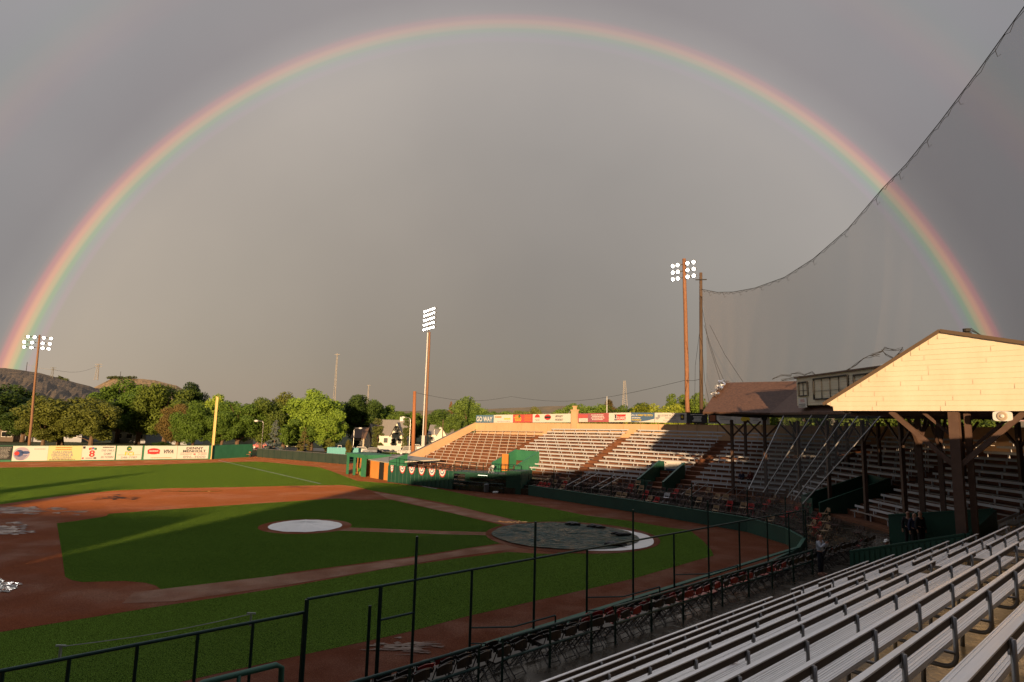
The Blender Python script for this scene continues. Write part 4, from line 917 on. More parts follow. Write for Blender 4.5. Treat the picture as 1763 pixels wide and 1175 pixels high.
for i in range(10): q = a + d_ * LN * i / 9 + nb_ * .2; mb.tube([q + Vector((0, 0, 1.9)), q + Vector((0, 0, 3.0))], .03, 6)
mb.build('deck_rail', railm, t)
for s_ in (2.6, 6.2): bb(MB(), s_, s_ + 1.1, .8, .95, 1.62, 1.70).build('tube_light', lampo, t)
q = a + d_ * 4.3 - nb_ * .4; mb = MB(); mb.tube([q, q + Vector((0, 0, .1)), q + Vector((0, 0, .85)), q + Vector((0, 0, .9))], [.22, .27, .27, .2], 12); tag(mb.build('drink_cooler', mat('grey_plastic', (.12, .13, .14), .5), loc=tuple(q)), 'grey drinks barrel in front of the dugout rail', 'barrel')
q = a + d_ * 5.4 - nb_ * .5; mb = MB()
for i in range(3): mb.beam(q + Vector((i * .16 - .2, 0, .05)), q + Vector((i * .16 - .05, .2, .16)), .2, .1)
tag(mb.build('towel_pile', whitep, loc=tuple(q)), 'white towels on the ground by the dugout', 'towels')
# sheds left of the bunting wall
a, b = Vector((-22.0, 84.6, 0)), Vector((-14.9, 76.6, 0)); d_ = (b - a).normalized(); nb_ = Vector((-d_.y, d_.x, 0)); nb_ = nb_ if nb_.dot(a) > 0 else -nb_
LN = (b - a).length
t = thing('equipment_shed', 'green shed with two open orange-lit bays beside the bunting wall', 'shed', tuple(a))
bb(MB(), 0, LN * .56, -.05, 3.2, 2.35, 2.75).build('fascia', greenl, t)
bb(MB(), -.2, LN * .56, -.25, 3.4, 2.75, 2.84).build('roof', greenl, t)
bb(MB(), 0, LN * .56, 1.6, 1.75, 0, 2.4).build('back_wall', orange, t)
for s_ in (0, 1.9, 4.1): bb(MB(), s_, s_ + (.35 if s_ < 4 else 1.0), 0, .2, 0, 2.36).build('post', greenl, t)
mb = MB(); r_ = random.Random(4)
for i in range(12): s_ = r_.uniform(.5, 3.9); mb.beam(a + d_ * s_ + nb_ * 1.4, a + d_ * (s_ + r_.uniform(-.2, .2)) + nb_ * 1.5 + Vector((0, 0, r_.uniform(1.2, 2.2))), .07, .05)
mb.build('stored_boards', rustw, t)
t = thing('plywood_shed', 'low shed with orange plywood front and grey sloping roof', 'shed', tuple(a + d_ * 6))
bb(MB(), LN * .57, LN * .98, .3, .45, 0, 2.2).build('front_wall', orange, t); mb = MB(); mb.box8([a + d_ * LN * .55 + Vector((0, 0, 2.2)), b + d_ * .2 + Vector((0, 0, 2.1)), b + d_ * 4 + nb_ * 5 + Vector((0, 0, 2.6)), a + d_ * LN * .55 + nb_ * 5 + Vector((0, 0, 2.7))] + [a + d_ * LN * .55 + Vector((0, 0, 2.32)), b + d_ * .2 + Vector((0, 0, 2.22)), b + d_ * 4 + nb_ * 5 + Vector((0, 0, 2.72)), a + d_ * LN * .55 + nb_ * 5 + Vector((0, 0, 2.82))]); mb.build('roof', mat('grey_roof', (.36, .33, .27), .5), t)
bb(MB(), LN * .8, LN * .88, .1, .32, 0, 2.1).build('door', dark, t)
mb = MB(); q = Vector((*WALL[0], 0)); mb.prism([q + Vector((0, 0, 1.0)), q + nb_ * 2.5 + Vector((0, 0, 1.0)), q + nb_ * 2.5 + Vector((0, 0, 3.3)), q + Vector((0, 0, 2.5))], d_ * .12); tag(mb.build('slanted_screen_wall', greenl, loc=tuple(q)), 'green slanted board wall at the left end of the bunting', 'wall')
q = G(597, 811); mb = MB(); mb.tube([q, q + Vector((0, 0, 2.0))], .07, 8); tag(mb.build('white_post', whitep, loc=tuple(q)), 'short white post at the end of the dark fence', 'post')
mb = MB(); p2 = a; mb.beam(q + Vector((0, 0, .95)), p2 + Vector((0, 0, .95)), .04, 1.9); tag(mb.build('mesh_fence', mat('green_mesh', (.05, .08, .03), .8, alpha=.75), loc=tuple(q)), 'green mesh fence between white post and green shed', 'fence')

# ------------------------------------------------------------------ banners on the far wall
G2 = 'advertisements above the far stand'
def onr(x): d = ray(x, 720); o = w0 + n1 * 16.95; tt = (o.dot(n1)) / (d.x * n1.x + d.y * n1.y); p = EYE + d * tt; return (p.x, p.y, (p - w0).dot(t1))
def ban(x0, x1, label, m):
    p, q = onr(x0 + .2), onr(x1 - .2); zz = lambda s: (warpz((*F1(s, 17, 0)[:2], 7.2))[2] + .05 + (.35 if s < 2 else .35) * 0, 0)[0]
    return panel('advertisement', label, p, q, zz(p[2]) + .62, zz(p[2]) + 1.78, m, G2, zz(q[2]) + .62, zz(q[2]) + 1.78)
t, patch, shape, txt, ell, lines = ban(819.5, 850, 'blue and white banner at the left end of the row', mat('ad_blue', (.10, .20, .30), .6)); txt('GO WAY', .48, .45, .85, whii, .8)
t, patch, shape, txt, ell, lines = ban(850, 883, 'cream banner with pale orange and yellow print', white); lines(.05, .45, .6, .85, 1, orai, .8); lines(.5, .95, .35, .6, 1, yeli, .8); lines(.1, .9, .08, .25, 1, gryi, .5)
t, patch, shape, txt, ell, lines = ban(883, 917, 'salmon red banner with green and yellow lines', mat('ad_red', (.55, .09, .08), .6)); lines(.05, .45, .15, .9, 4, yeli, .6); ell(.33, .75, .06, .2, grni); lines(.55, .97, .15, .9, 4, orai, .6)
t, patch, shape, txt, ell, lines = ban(917, 982.5, 'long white banner with red dome, oval badge and swirl of letters', white); ell(.13, .60, .07, .38, redi, a0=0, a1=180); lines(.06, .2, .15, .45, 2, gryi, .6); ell(.41, .62, .09, .33, redi); patch(.33, .49, .5, .72, ink, 'emblem', 4); txt('SIDNEY', .7, .7, .32, ink, 1, .6); txt('RODEO', .7, .3, .32, ink, 1, .6)
t, patch, shape, txt, ell, lines = ban(995, 1048, 'purple to red banner right of the chimney pier', mat('ad_violet', (.28, .12, .18), .6, var=(.50, .10, .09), vscale=.4)); patch(.02, .33, .5, .88, mat('pinkred', (.55, .10, .10), .6)); patch(.03, .33, .05, .45, white); lines(.05, .3, .1, .4, 2, gryi, .3); lines(.42, .9, .2, .88, 4, whii, .5)
t, patch, shape, txt, ell, lines = ban(1048, 1086.5, 'white banner with black U and red GUARD lettering', white); patch(.26, .37, .18, .82, ink); txt('U', .315, .5, .62, whii, .8); patch(.37, .77, .2, .82, redi); txt('GUARD', .57, .42, .46, whii, .8)
t, patch, shape, txt, ell, lines = ban(1086.5, 1127, 'blue banner with yellow line and white wave', mat('ad_steelblue', (.08, .15, .26), .6)); shape([(0, 0), (1, 0), (1, .38), (.75, .2), (.5, .1), (.2, .03)], white, k=1); txt('CALL US', .13, .72, .28, whii, .75); txt('DURING THE STRETCH', .62, .72, .26, yeli, .62); lines(.03, .42, .38, .52, 1, whii, .8); lines(.03, .45, .16, .3, 1, yeli, .8)
t, patch, shape, txt, ell, lines = ban(1127, 1182, 'white banner with road-sign outline at left and small dark emblem at right', white); txt('LEGINE BLAKE STL', .52, .72, .28, gryi, .95); lines(.3, .75, .4, .55, 1, gryi, .6); lines(.25, .45, .12, .3, 2, gryi, .4); lines(.55, .78, .12, .3, 2, gryi, .4); patch(.82, .93, .3, .85, ink); ell(.875, .6, .035, .15, yeli, k=4); shape([(.03, .55), (.1, .55), (.1, .8), (.18, .8), (.18, .5), (.1, .3), (.03, .35)], gryi)
t, patch, shape, txt, ell, lines = ban(1182, 1218, 'black banner with white text lines near the timber poles', bad); lines(.1, .9, .78, .9, 1, whii, .5); lines(.28, .75, .15, .7, 4, whii, .8)
t, patch, shape, txt, ell, lines = ban(1219, 1266, 'white banner with orange square picture, half under the roof', white); patch(.03, .32, .08, .92, underm); patch(.06, .28, .2, .85, mat('dull_orange', (.30, .10, .04), .7), k=3); lines(.38, .95, .3, .8, 3, gryi, .4)
t, patch, shape, txt, ell, lines = ban(1266, 1325, 'pale banner with yellow swirl under the roof edge', white); ell(.3, .45, .14, .25, yeli); lines(.5, .7, .3, .6, 2, gryi, .4); ell(.85, .6, .08, .3, ink)
a, b = Vector((21.66, 46.25, 0)), Vector((21.66, 44.95, 0))
t, patch, shape, txt, ell, lines = panel('press_box_notice', 'small white notice under the left press box window', a, b, 9.02, 9.72, white, None); lines(.15, .85, .55, .9, 3, redi, .3); lines(.08, .92, .08, .42, 2, ink, .4)
# loudspeaker under the gable
p = F3(28.6, 4.62, 8.02); t = thing('loudspeaker', 'white horn loudspeaker hanging below the cream gable', 'loudspeaker', tuple(p))
dd = -uu; mb = MB(); rs_ = [(math.copysign(abs(math.cos(q)) ** .45, math.cos(q)) * .28, math.copysign(abs(math.sin(q)) ** .45, math.sin(q)) * .18) for q in [2 * math.pi * i / 32 for i in range(32)]]; mb.prism([p + nn3 * -x + Vector((0, 0, y)) for x, y in rs_], uu * .2); mb.build('cabinet', whitep, t)
mb = MB(); mb.tube([p + dd * .012, p + dd * .02, p + dd * .03], [.17, .155, .14], 20); mb.build('horn', mat('warm_grey', (.45, .36, .26), .5), t)
mb = MB(); mb.tube([p + dd * .03, p + dd * .07], [.07, .04], 16); mb.build('horn_centre', whitep, t)

# ------------------------------------------------------------------ floodlight poles
def lampmesh():
    mb = MB(); mb.tube([(0, 0, 0), (0, -.16, 0), (0, -.34, 0), (0, -.42, 0)], [.12, .20, .36, .40], 14); h = bpy.data.meshes.new('lamp'); h.from_pydata(mb.v, [], mb.f); h.materials.append(housing); h.polygons.foreach_set('use_smooth', [True] * len(h.polygons))
    mb = MB(); mb.tube([(0, -.40, 0), (0, -.43, 0)], [.30, .24], 14); l = bpy.data.meshes.new('lens'); l.from_pydata(mb.v, [], mb.f); l.materials.append(lampe); return h, l
LH, LL = lampmesh()
def floodpole(name, label, base, top, r0, r1, m, aim, lamps, arms, extra=None, scale=1.0):
    t = thing(name, label, 'floodlight', tuple(base), 0, 'floodlight poles')
    mb = MB(); n_ = 8; rr_ = random.Random(int(abs(base.x)))
    mb.tube([base.lerp(top, i / n_) + Vector((rr_.uniform(-.04, .04), 0, 0)) for i in range(n_ + 1)], [r0 + (r1 - r0) * i / n_ for i in range(n_ + 1)], 10); mb.build('pole', m, t, smooth=True)
    ax = Vector((math.cos(aim), math.sin(aim), 0))
    for z_, xa, xb in arms: c_ = Vector((top.x, top.y, z_)); mb = MB(); mb.beam(c_ + ax * xa, c_ + ax * xb, .12, .12); mb.build('cross_arm', galv, t)
    for z_, x in lamps:
        h = bpy.data.objects.new('lamp', LH); COL.objects.link(h); h.parent = t; p = Vector((top.x, top.y, z_)) + ax * x - Vector(base); h.location = p; h.rotation_euler = (R(14), 0, aim); h.scale = (scale,) * 3
        l = bpy.data.objects.new('lens', LL); COL.objects.link(l); l.parent = h
    return t
# left pole
b_ = at(47, 797, 112); b_.z = 0; tp = at(68, 577, 112)
zr = [at(66, y, 112).z for y in (581, 590.5, 599)]; sp = lambda dx: dx * 112 / 1055 * .84
floodpole('floodlight_pole', 'leaning timber floodlight pole at the far left with three rows of lamps', b_, tp, .24, .15, woodpole, .6,
          [(zr[0], sp(a)) for a in (-18, -7, 8, 20)] + [(zr[1], sp(a)) for a in (-23, -10, 7, 19)] + [(zr[2], sp(a)) for a in (-22, -10, 8, 18)], [(z, sp(-24), sp(22)) for z in zr], scale=.86)
b_ = at(731, 778, 122); b_.z = 0; tp = at(739.5, 531, 122); ys = [534, 541.5, 549.5, 557.5, 565.5]; zr = [at(739, y, 122).z for y in ys]; sp = lambda dx: dx * 122 / 1055 * 1.95
t = floodpole('floodlight_pole', 'tall middle pole with five dense rows of lamps', b_, at(740, 572, 122), .26, .2, woodpole, -1.02, [(z, sp(a)) for z in zr for a in (-11, -6.8, -2.4, 2.4, 6.8, 11)], [(z, sp(-13), sp(13)) for z in zr], scale=.82)
mb = MB(); mb.tube([Vector((tp.x + .0, tp.y + .3, zr[-1] - 1)), Vector((tp.x, tp.y + .3, zr[0] + .3))], .12, 8); mb.build('lamp_mast', galv, t)
q = at(727, 768, 121.5); q.z = 0; q2 = at(736.5, 573, 121.5); mb = MB(); mb.tube([q, q2], .11, 8); mb.build('steel_mast', whitep, t)
mb = MB(); q = at(729, 760, 121); mb.beam(Vector((q.x, q.y, 1.5)), Vector((q.x, q.y, 4.6)), 1.0, .6); mb.build('transformer_box', mat('box_grey', (.5, .5, .46), .6), t)
b_ = at(1185, 716, 82); b_.z = 0; tp = at(1178, 446, 82); zr = [at(1178, y, 82).z for y in (455, 466.5, 478)]; sp = lambda dx: dx * 82 / 1055 * 1.24
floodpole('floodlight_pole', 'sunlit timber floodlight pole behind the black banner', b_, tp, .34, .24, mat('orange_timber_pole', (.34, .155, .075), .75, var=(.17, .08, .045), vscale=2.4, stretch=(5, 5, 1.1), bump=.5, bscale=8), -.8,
          [(z, sp(a)) for z in zr for a in (-16.5, -8.5, 7, 16.5)], [(z, sp(-19), sp(19)) for z in zr], scale=.86)
# net pole, stub pole
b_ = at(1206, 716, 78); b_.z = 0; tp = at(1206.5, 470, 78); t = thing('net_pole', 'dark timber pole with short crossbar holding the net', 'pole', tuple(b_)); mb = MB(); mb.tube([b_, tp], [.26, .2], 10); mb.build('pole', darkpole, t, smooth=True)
c_ = at(1206.5, 482, 77.7); mb = MB(); mb.beam(c_ + Vector((-.75, -.3, -.1)), c_ + Vector((.85, .3, .12)), .1, .12); mb.build('cross_arm', underm, t)
b_ = at(711, 786, 104); b_.z = 0; tp = at(714, 674, 104); mb = MB(); mb.tube([b_, tp], [.34, .26], 10); tag(mb.build('timber_pole', mat('stub_timber', (.45, .18, .07), .75, var=(.32, .12, .05), vscale=3, stretch=(5, 5, 1)), smooth=True, loc=tuple(b_)), 'short bare orange timber pole beside the stand end', 'pole')
# overhead wires
def wire(pts, r, label, m=rope):
    t = MB(); out_ = []
    for a, b in zip(pts[:-1], pts[1:]):
        for i in range(10): q = a.lerp(b, i / 10); out_.append(q - Vector((0, 0, (b - a).length * .03 * math.sin(math.pi * i / 10))))
    t.tube(out_ + [pts[-1]], r, 5); return tag(t.build('overhead_wire', m, loc=tuple(pts[0])), label, 'wire')
wire([at(714, 676, 104), at(880, 683, 140), at(1180, 655, 82), at(1206, 653, 78)], .025, 'thin black wire crossing to the timber poles')

# ------------------------------------------------------------------ the big net
cab = [(1207, 498, 76), (1235, 503.5, 73.5), (1262, 503, 71), (1300, 496, 67), (1350, 478, 62), (1400, 446, 57), (1460, 394, 51), (1520, 324, 46), (1560, 283, 43), (1620, 208, 38.5), (1680, 128, 34.5), (1763, 12, 30), (1860, -130, 26), (2000, -340, 22)]
bot = [(1212, 708, 75), (1238, 704, 72.3), (1262, 690, 69.6), (1300, 672, 65.5), (1345, 664, 60.5), (1385, 656, 55.5), (1440, 646, 49.5), (1500, 634, 44.5), (1560, 612, 41), (1620, 590, 36.6), (1680, 592, 33), (1763, 600, 28.5), (1860, 618, 25), (2000, 648, 21.5)]
def cat(pts, n): 
    o_ = []; P_ = [Vector((*p[:2], p[2])) for p in pts]; T = len(P_) - 1
    for i in range(n + 1):
        f_ = i / n * T; j = min(int(f_), T - 1); o_.append(P_[j].lerp(P_[j + 1], f_ - j))
    return o_
ct, bt = cat(cab, 130), cat(bot, 130)
t = thing('safety_net', 'huge thin safety net hanging from a sagging cable above the roofs', 'net', tuple(at(*bot[3])))
mb = MB(); gr = []
for i, (a, b) in enumerate(zip(ct, bt)):
    A, B = at(*a), at(*b); row = []
    for j in range(13): v = j / 12; q = A.lerp(B, v); bl = math.sin(math.pi * v); q += Vector((.04 * math.sin(i * .8) * v + .5 * bl, -.05 * math.sin(i * .55 + 1) * v, 0)); row.append(q)
    gr.append(row)
for i in range(130):
    for j in range(12): mb.poly([gr[i][j], gr[i][j + 1], gr[i + 1][j + 1], gr[i + 1][j]])
mb.build('mesh', netm, t, smooth=True)
r_ = random.Random(8); mb = MB(); mb.tube([r[0] for r in gr], .028, 6); pts = []
for i, r in enumerate(gr): pts.append(r[0] + Vector((0, 0, -.16 + .10 * math.sin(i * 2.1) + r_.uniform(-.06, .06))))
mb.tube(pts, .016, 5)
for i in range(0, 131, 2): mb.tube([gr[i][0], pts[i]], .009, 4)
for i in range(5, 130, 9): mb.tube([pts[i], pts[i] + Vector((.1, 0, -.25 - .3 * r_.random())), pts[i] + Vector((.3, 0, -.2))], .015, 4)
mb.build('cable', rope, t)
mb = MB()
for xt, yt, xb, yb, Y in ((1212, 560, 1262, 690, 70), (1209, 530, 1240, 655, 72), (1222, 560, 1282, 662, 70), (1209, 600, 1225, 712, 74), (1206, 560, 1196, 700, 78)): mb.tube([at(xt, yt, Y + 3), at((xt + xb) / 2 - 4, (yt + yb) / 2, Y + 1), at(xb, yb, Y - 3)], .022, 5)
mb.build('seam_cord', rope, t)
def crump(pts, Y, label):
    mb = MB(); P_ = [at(x, y, Y) for x, y in pts]; 
    for k in range(3): mb.tube([p + Vector((r_.uniform(-.05, .05), 0, r_.uniform(-.12, .12))) for p in P_], .018, 5)
    mb.build('net_edge', rope, t)
crump([(1330, 653), (1345, 647), (1362, 648), (1362, 645), (1375, 642), (1385, 647), (1398, 642), (1408, 649)], 55, '')
crump([(1345, 655), (1372, 650), (1395, 649), (1420, 655), (1436, 642), (1456, 639), (1475, 628), (1486, 619), (1497, 614), (1515, 612)], 47, '')
crump([(1500, 613), (1518, 607), (1522, 601), (1540, 602), (1555, 600), (1540, 618), (1525, 612), (1519, 604)], 40, '')
crump([(1664, 576), (1672, 569), (1690, 576), (1700, 583)], 31, ''); crump([(1720, 583), (1728, 587), (1735, 589)], 28, '')

# ------------------------------------------------------------------ trees
def crown_mesh(kind, seed, nleaf, leaf):
    rg = np.random.default_rng(seed)
    if kind == 'broad':
        nb_ = 60; ce = []; ra = []
        for i in range(nb_):
            v = rg.normal(size=3); v /= np.linalg.norm(v); q = rg.uniform(.45, 1.0)
            c_ = np.array([v[0] * 4.1 * q, v[1] * 4.1 * q, 6.2 + v[2] * 4.6 * q]); 
            if c_[2] < 2.0: c_[2] = 2.0 + rg.uniform(0, 1)
            ce.append(c_); ra.append(rg.uniform(.9, 1.75))
        ce = np.array(ce); ra = np.array(ra)
    elif kind == 'poplar':
        nb_ = 40; z = rg.uniform(1.0, 11.2, nb_); a = rg.uniform(0, 6.28, nb_); w_ = 1.7 * np.sqrt(np.clip(np.sin(np.pi * np.clip((z + .6) / 12.4, 0, 1)), 0, 1)) * rg.uniform(.4, 1, nb_)
        ce = np.stack([np.cos(a) * w_, np.sin(a) * w_, z], 1); ra = rg.uniform(.5, 1.0, nb_)
    else:
        nb_ = 90; z = rg.uniform(.8, 11.6, nb_); a = rg.uniform(0, 6.28, nb_); w_ = (3.5 * (1 - z / 12.2) + .15) * rg.uniform(.55, 1, nb_)
        ce = np.stack([np.cos(a) * w_, np.sin(a) * w_, z - w_ * .12], 1); ra = .28 + .75 * (1 - z / 12) * rg.uniform(.6, 1, nb_)
    bi = rg.choice(nb_, nleaf, p=ra ** 2 / (ra ** 2).sum()); d = rg.normal(size=(nleaf, 3)); d /= np.linalg.norm(d, axis=1)[:, None]
    rr_ = ra[bi] * rg.uniform(.55, 1.06, nleaf); c_ = ce[bi] + d * rr_[:, None] * ([1, 1, .8] if kind != 'conifer' else [1, 1, .38])
    nrm = d + rg.normal(size=(nleaf, 3)) * .55; nrm /= np.linalg.norm(nrm, axis=1)[:, None]
    t_ = np.cross(nrm, rg.normal(size=(nleaf, 3))); t_ /= np.linalg.norm(t_, axis=1)[:, None]; b_ = np.cross(nrm, t_)
    s_ = leaf * rg.uniform(.5, 1.25, nleaf)[:, None]
    V = np.stack([c_ - t_ * s_, c_ - b_ * s_ * .55, c_ + t_ * s_, c_ + b_ * s_ * .55], 1).reshape(-1, 3)
    me = bpy.data.meshes.new('crown'); me.vertices.add(nleaf * 4); me.vertices.foreach_set('co', V.ravel()); me.loops.add(nleaf * 4); me.polygons.add(nleaf)
    me.loops.foreach_set('vertex_index', np.arange(nleaf * 4)); me.polygons.foreach_set('loop_start', np.arange(0, nleaf * 4, 4)); me.polygons.foreach_set('loop_total', np.full(nleaf, 4)); me.update(); me.validate()
    me.materials.append(needle if kind == 'conifer' else leafm); return me, ce
def trunk_mesh(kind, ce, seed):
    r_ = random.Random(seed); mb = MB()
    if kind == 'broad':
        mb.tube([(0, 0, 0), (.1, 0, 1.5), (-.05, .1, 3.2), (.1, 0, 5.5), (0, 0, 8)], [.42, .34, .28, .18, .06], 8)
        for i in range(0, len(ce), 4): c_ = Vector(ce[i]); h = min(c_.z * .45, 3.6); mb.tube([(0, 0, h), ((c_.x) * .45, c_.y * .45, h + (c_.z - h) * .6), tuple(c_)], [.17, .1, .03], 5)
    else: mb.tube([(0, 0, 0), (0, 0, 6), (0, 0, 11.4)], [.2, .12, .03], 7)
    me = bpy.data.meshes.new('trunk'); me.from_pydata(mb.v, [], mb.f); me.materials.append(trunkm); return me
TP = []
for i in range(5): me, ce = crown_mesh('broad', 20 + i, 24000, .205); TP.append((me, trunk_mesh('broad', ce, i)))
me, ce = crown_mesh('poplar', 31, 5000, .22); POP = (me, trunk_mesh('poplar', ce, 1))
CON = []
for i in range(2): me, ce = crown_mesh('conifer', 41 + i, 7500, .20); CON.append((me, trunk_mesh('conifer', ce, 1)))
ti = [0]
def tree(x, ytop, wpx, Y, color, label, kind='broad', name='leafy_tree', group=None, base=0.0, rot=None):
    p = at(x, 730, Y); h = at(x, ytop, Y).z - base
    me, tr = {'broad': TP[ti[0] % 5], 'poplar': POP, 'conifer': CON[ti[0] % 2]}[kind]; ti[0] += 1
    wm = {'broad': 10.2, 'poplar': 4.4, 'conifer': 6.6}[kind]; sx = wpx * Y / 1055 / wm; sz = h / {'broad': 11.6, 'poplar': 11.9, 'conifer': 11.9}[kind]
    t = thing(name, label, 'tree', (p.x, p.y, base), 0, group, world=False)
    for nm, m_ in (('trunk', tr), ('crown', me)):
        o = bpy.data.objects.new(nm, m_); COL.objects.link(o); o.parent = t; o.scale = (sx, sx, sz); o.rotation_euler = (0, 0, rnd.uniform(0, 6.28) if rot is None else rot); o.color = (*color, 1) if nm == 'crown' else (1, 1, 1, 1)
    return t
dg, mg, og_, yg, br, ye, rs = (.035, .062, .012), (.060, .105, .016), (.085, .100, .020), (.155, .215, .030), (.13, .20, .028), (.26, .25, .03), (.10, .075, .025)
spec = [(-75, 655, 130, 150, dg, 'dark tree just entering at the left edge'), (8, 664, 100, 165, dg, 'dark green tree behind the left floodlight pole'), (42, 690, 70, 150, dg, 'low dark tree right at the foot of the left pole'),
        (108, 670, 105, 138, og_, 'broad olive tree standing alone above the globe advertisement'), (78, 700, 60, 133, og_, 'olive bushy tree left of the broad olive one'), (160, 690, 76, 136, og_, 'sunlit olive tree above the big red 8'),
        (205, 655, 84, 158, mg, 'green tree in front of the bare hill top'), (240, 655, 82, 152, mg, 'tall green tree above the phone number advertisement'), (285, 646, 84, 150, (.075, .105, .018), 'tallest tree of the left group with rust tinge'),
        (308, 688, 56, 143, rs, 'rusty brown tree between the green ones'), (328, 656, 50, 165, dg, 'narrow dark tree right of the tallest'), (335, 692, 60, 135, mg, 'low green tree left of the foul pole'),
        (372, 672, 66, 150, yg, 'yellow green tree right behind the foul pole'), (412, 678, 76, 140, mg, 'rounded green tree above the green wall'), (452, 676, 70, 143, (.065, .095, .018), 'green tree behind the blue spruce'), (385, 706, 54, 136, mg, 'low dense tree beside the foul pole base'),
        (490, 678, 64, 150, og_, 'olive tree left of the bright yellow green one'), (537, 662, 92, 146, br, 'large bright yellow green tree in the middle'), (565, 694, 56, 142, br, 'bright tree below the radio mast'), (518, 712, 56, 142, (.07, .12, .02), 'dark lower tree under the bright yellow one'),
        (612, 677, 66, 175, dg, 'dark rounded tree right of the radio mast'), (640, 690, 44, 182, mg, 'green tree behind the white house left end'), (670, 692, 58, 190, (.075, .12, .02), 'green tree above the white house roof'), (697, 700, 40, 200, mg, 'dull tree behind the short orange pole'),
        (716, 706, 40, 215, mg, 'small green tree beside the middle pole'), (755, 703, 56, 220, (.06, .10, .02), 'pale green tree right of the middle pole'), (806, 685, 64, 210, (.09, .14, .03), 'tall green tree above the far end of the banners'), (780, 712, 50, 190, (.07, .11, .02), 'low tree above the sloping stand end'),
        (835, 700, 54, 205, mg, 'green tree at the first banner'), (868, 702, 62, 190, (.10, .16, .025), 'round bright bush tree above the red banner'), (900, 706, 46, 230, (.10, .13, .03), 'small olive tree above the red banner right half'), (918, 702, 36, 250, (.11, .12, .03), 'narrow olive tree above the long white banner'), (962, 700, 52, 200, (.09, .15, .025), 'green tree left of the chimney pier'),
        (1005, 682, 74, 165, (.085, .135, .02), 'broad green tree right of the chimney pier'), (1040, 690, 62, 170, (.10, .13, .022), 'olive green tree with rusty top beside the lattice tower'), (1050, 686, 34, 178, rs, 'rust topped tree at the lattice tower'), (1075, 700, 50, 160, (.09, .14, .02), 'green tree below the lattice tower'), (1100, 688, 66, 150, mg, 'green tree behind the blue banner'), (1135, 679, 82, 140, (.17, .20, .025), 'large golden green tree above the white road-sign banner'),
        (1092, 706, 36, 132, (.20, .21, .03), 'small golden tree above the blue banner'), (1166, 675, 48, 150, (.08, .12, .02), 'green tree left of the sunlit timber pole'), (1205, 680, 58, 140, (.085, .13, .02), 'green tree behind the net pole'), (1238, 678, 50, 130, (.10, .15, .025), 'bright green tree at the left roof end')]
for x, y, w_, Y, c_, lb in spec: tree(x, y, w_ * 1.32, Y, tuple(v * 1.75 for v in c_), lb)
for i, (x, y, w_, Y) in enumerate(((1300, 690, 110, 120), (1395, 688, 110, 110), (1490, 685, 130, 100), (1590, 690, 140, 95), (1690, 690, 150, 90))):
    tree(x, y, w_, Y, (.10, .15, .025), 'green tree seen under the roof edge, %s from the left' % ordn(i), group='trees behind the covered stand')
tree(475, 722, 36, 128, (.12, .15, .14), 'blue grey spruce behind the dark fence', 'conifer', 'spruce_tree'); tree(526, 735, 30, 124, (.13, .12, .035), 'brownish young spruce behind the dark fence', 'conifer', 'spruce_tree')
tree(775, 690, 22, 230, (.20, .10, .04), 'thin rusty conifer right of the middle pole', 'conifer', 'spruce_tree')
tree(651, 719, 27, 150, (.13, .155, .045), 'columnar grey green poplar before the white house', 'poplar', 'poplar_tree'); tree(701, 722, 21, 152, (.12, .15, .05), 'columnar grey green poplar beside the orange pole', 'poplar', 'poplar_tree')
tree(603, 752, 13, 112, (.14, .13, .03), 'small thin yellowing tree behind the teal container'); tree(568, 752, 22, 135, (.16, .19, .04), 'small pale bush left of the teal container')
tree(283, 760, 34, 131, (.05, .09, .02), 'round clipped bush above the number advertisement'); tree(657, 762, 13, 148, (.12, .15, .03), 'tiny round bush by the white fence')
# trees behind the viewer, whose long shadows cross the outfield
for i, (x, y, h, w_) in enumerate(((-44, -60, 11.0, 7), (-51, -66, 12.4, 7), (-61, -62, 12.0, 9), (-72, -70, 12.6, 8), (-86, -70, 12.8, 10))):
    t = thing('leafy_tree', 'tree behind the viewer at the left end of the near stand, %s in its row' % ordn(i), 'tree', (x, y, 0), 0, 'trees behind the near stand', world=False)
    me, tr = TP[i % 4]
    for nm, m_ in (('trunk', tr), ('crown', me)): o = bpy.data.objects.new(nm, m_); COL.objects.link(o); o.parent = t; o.scale = (w_ / 10, w_ / 10, h / 11.6); o.color = (*mg, 1) if nm == 'crown' else (1, 1, 1, 1)

t = thing('shade_building', 'unseen long tan building added to shade the left dirt and infield', 'building', (-50, -32, 0))  # out of view, added only to cast shade over the left of the field
mb = MB(); mb.box(-75, -25.6, -38, -32, 0, 6.4); mb.build('wall', tan, t)
mb = MB(); mb.box(-75.4, -25.3, -38.4, -31.6, 6.4, 6.95); mb.build('roof', shing2, t)
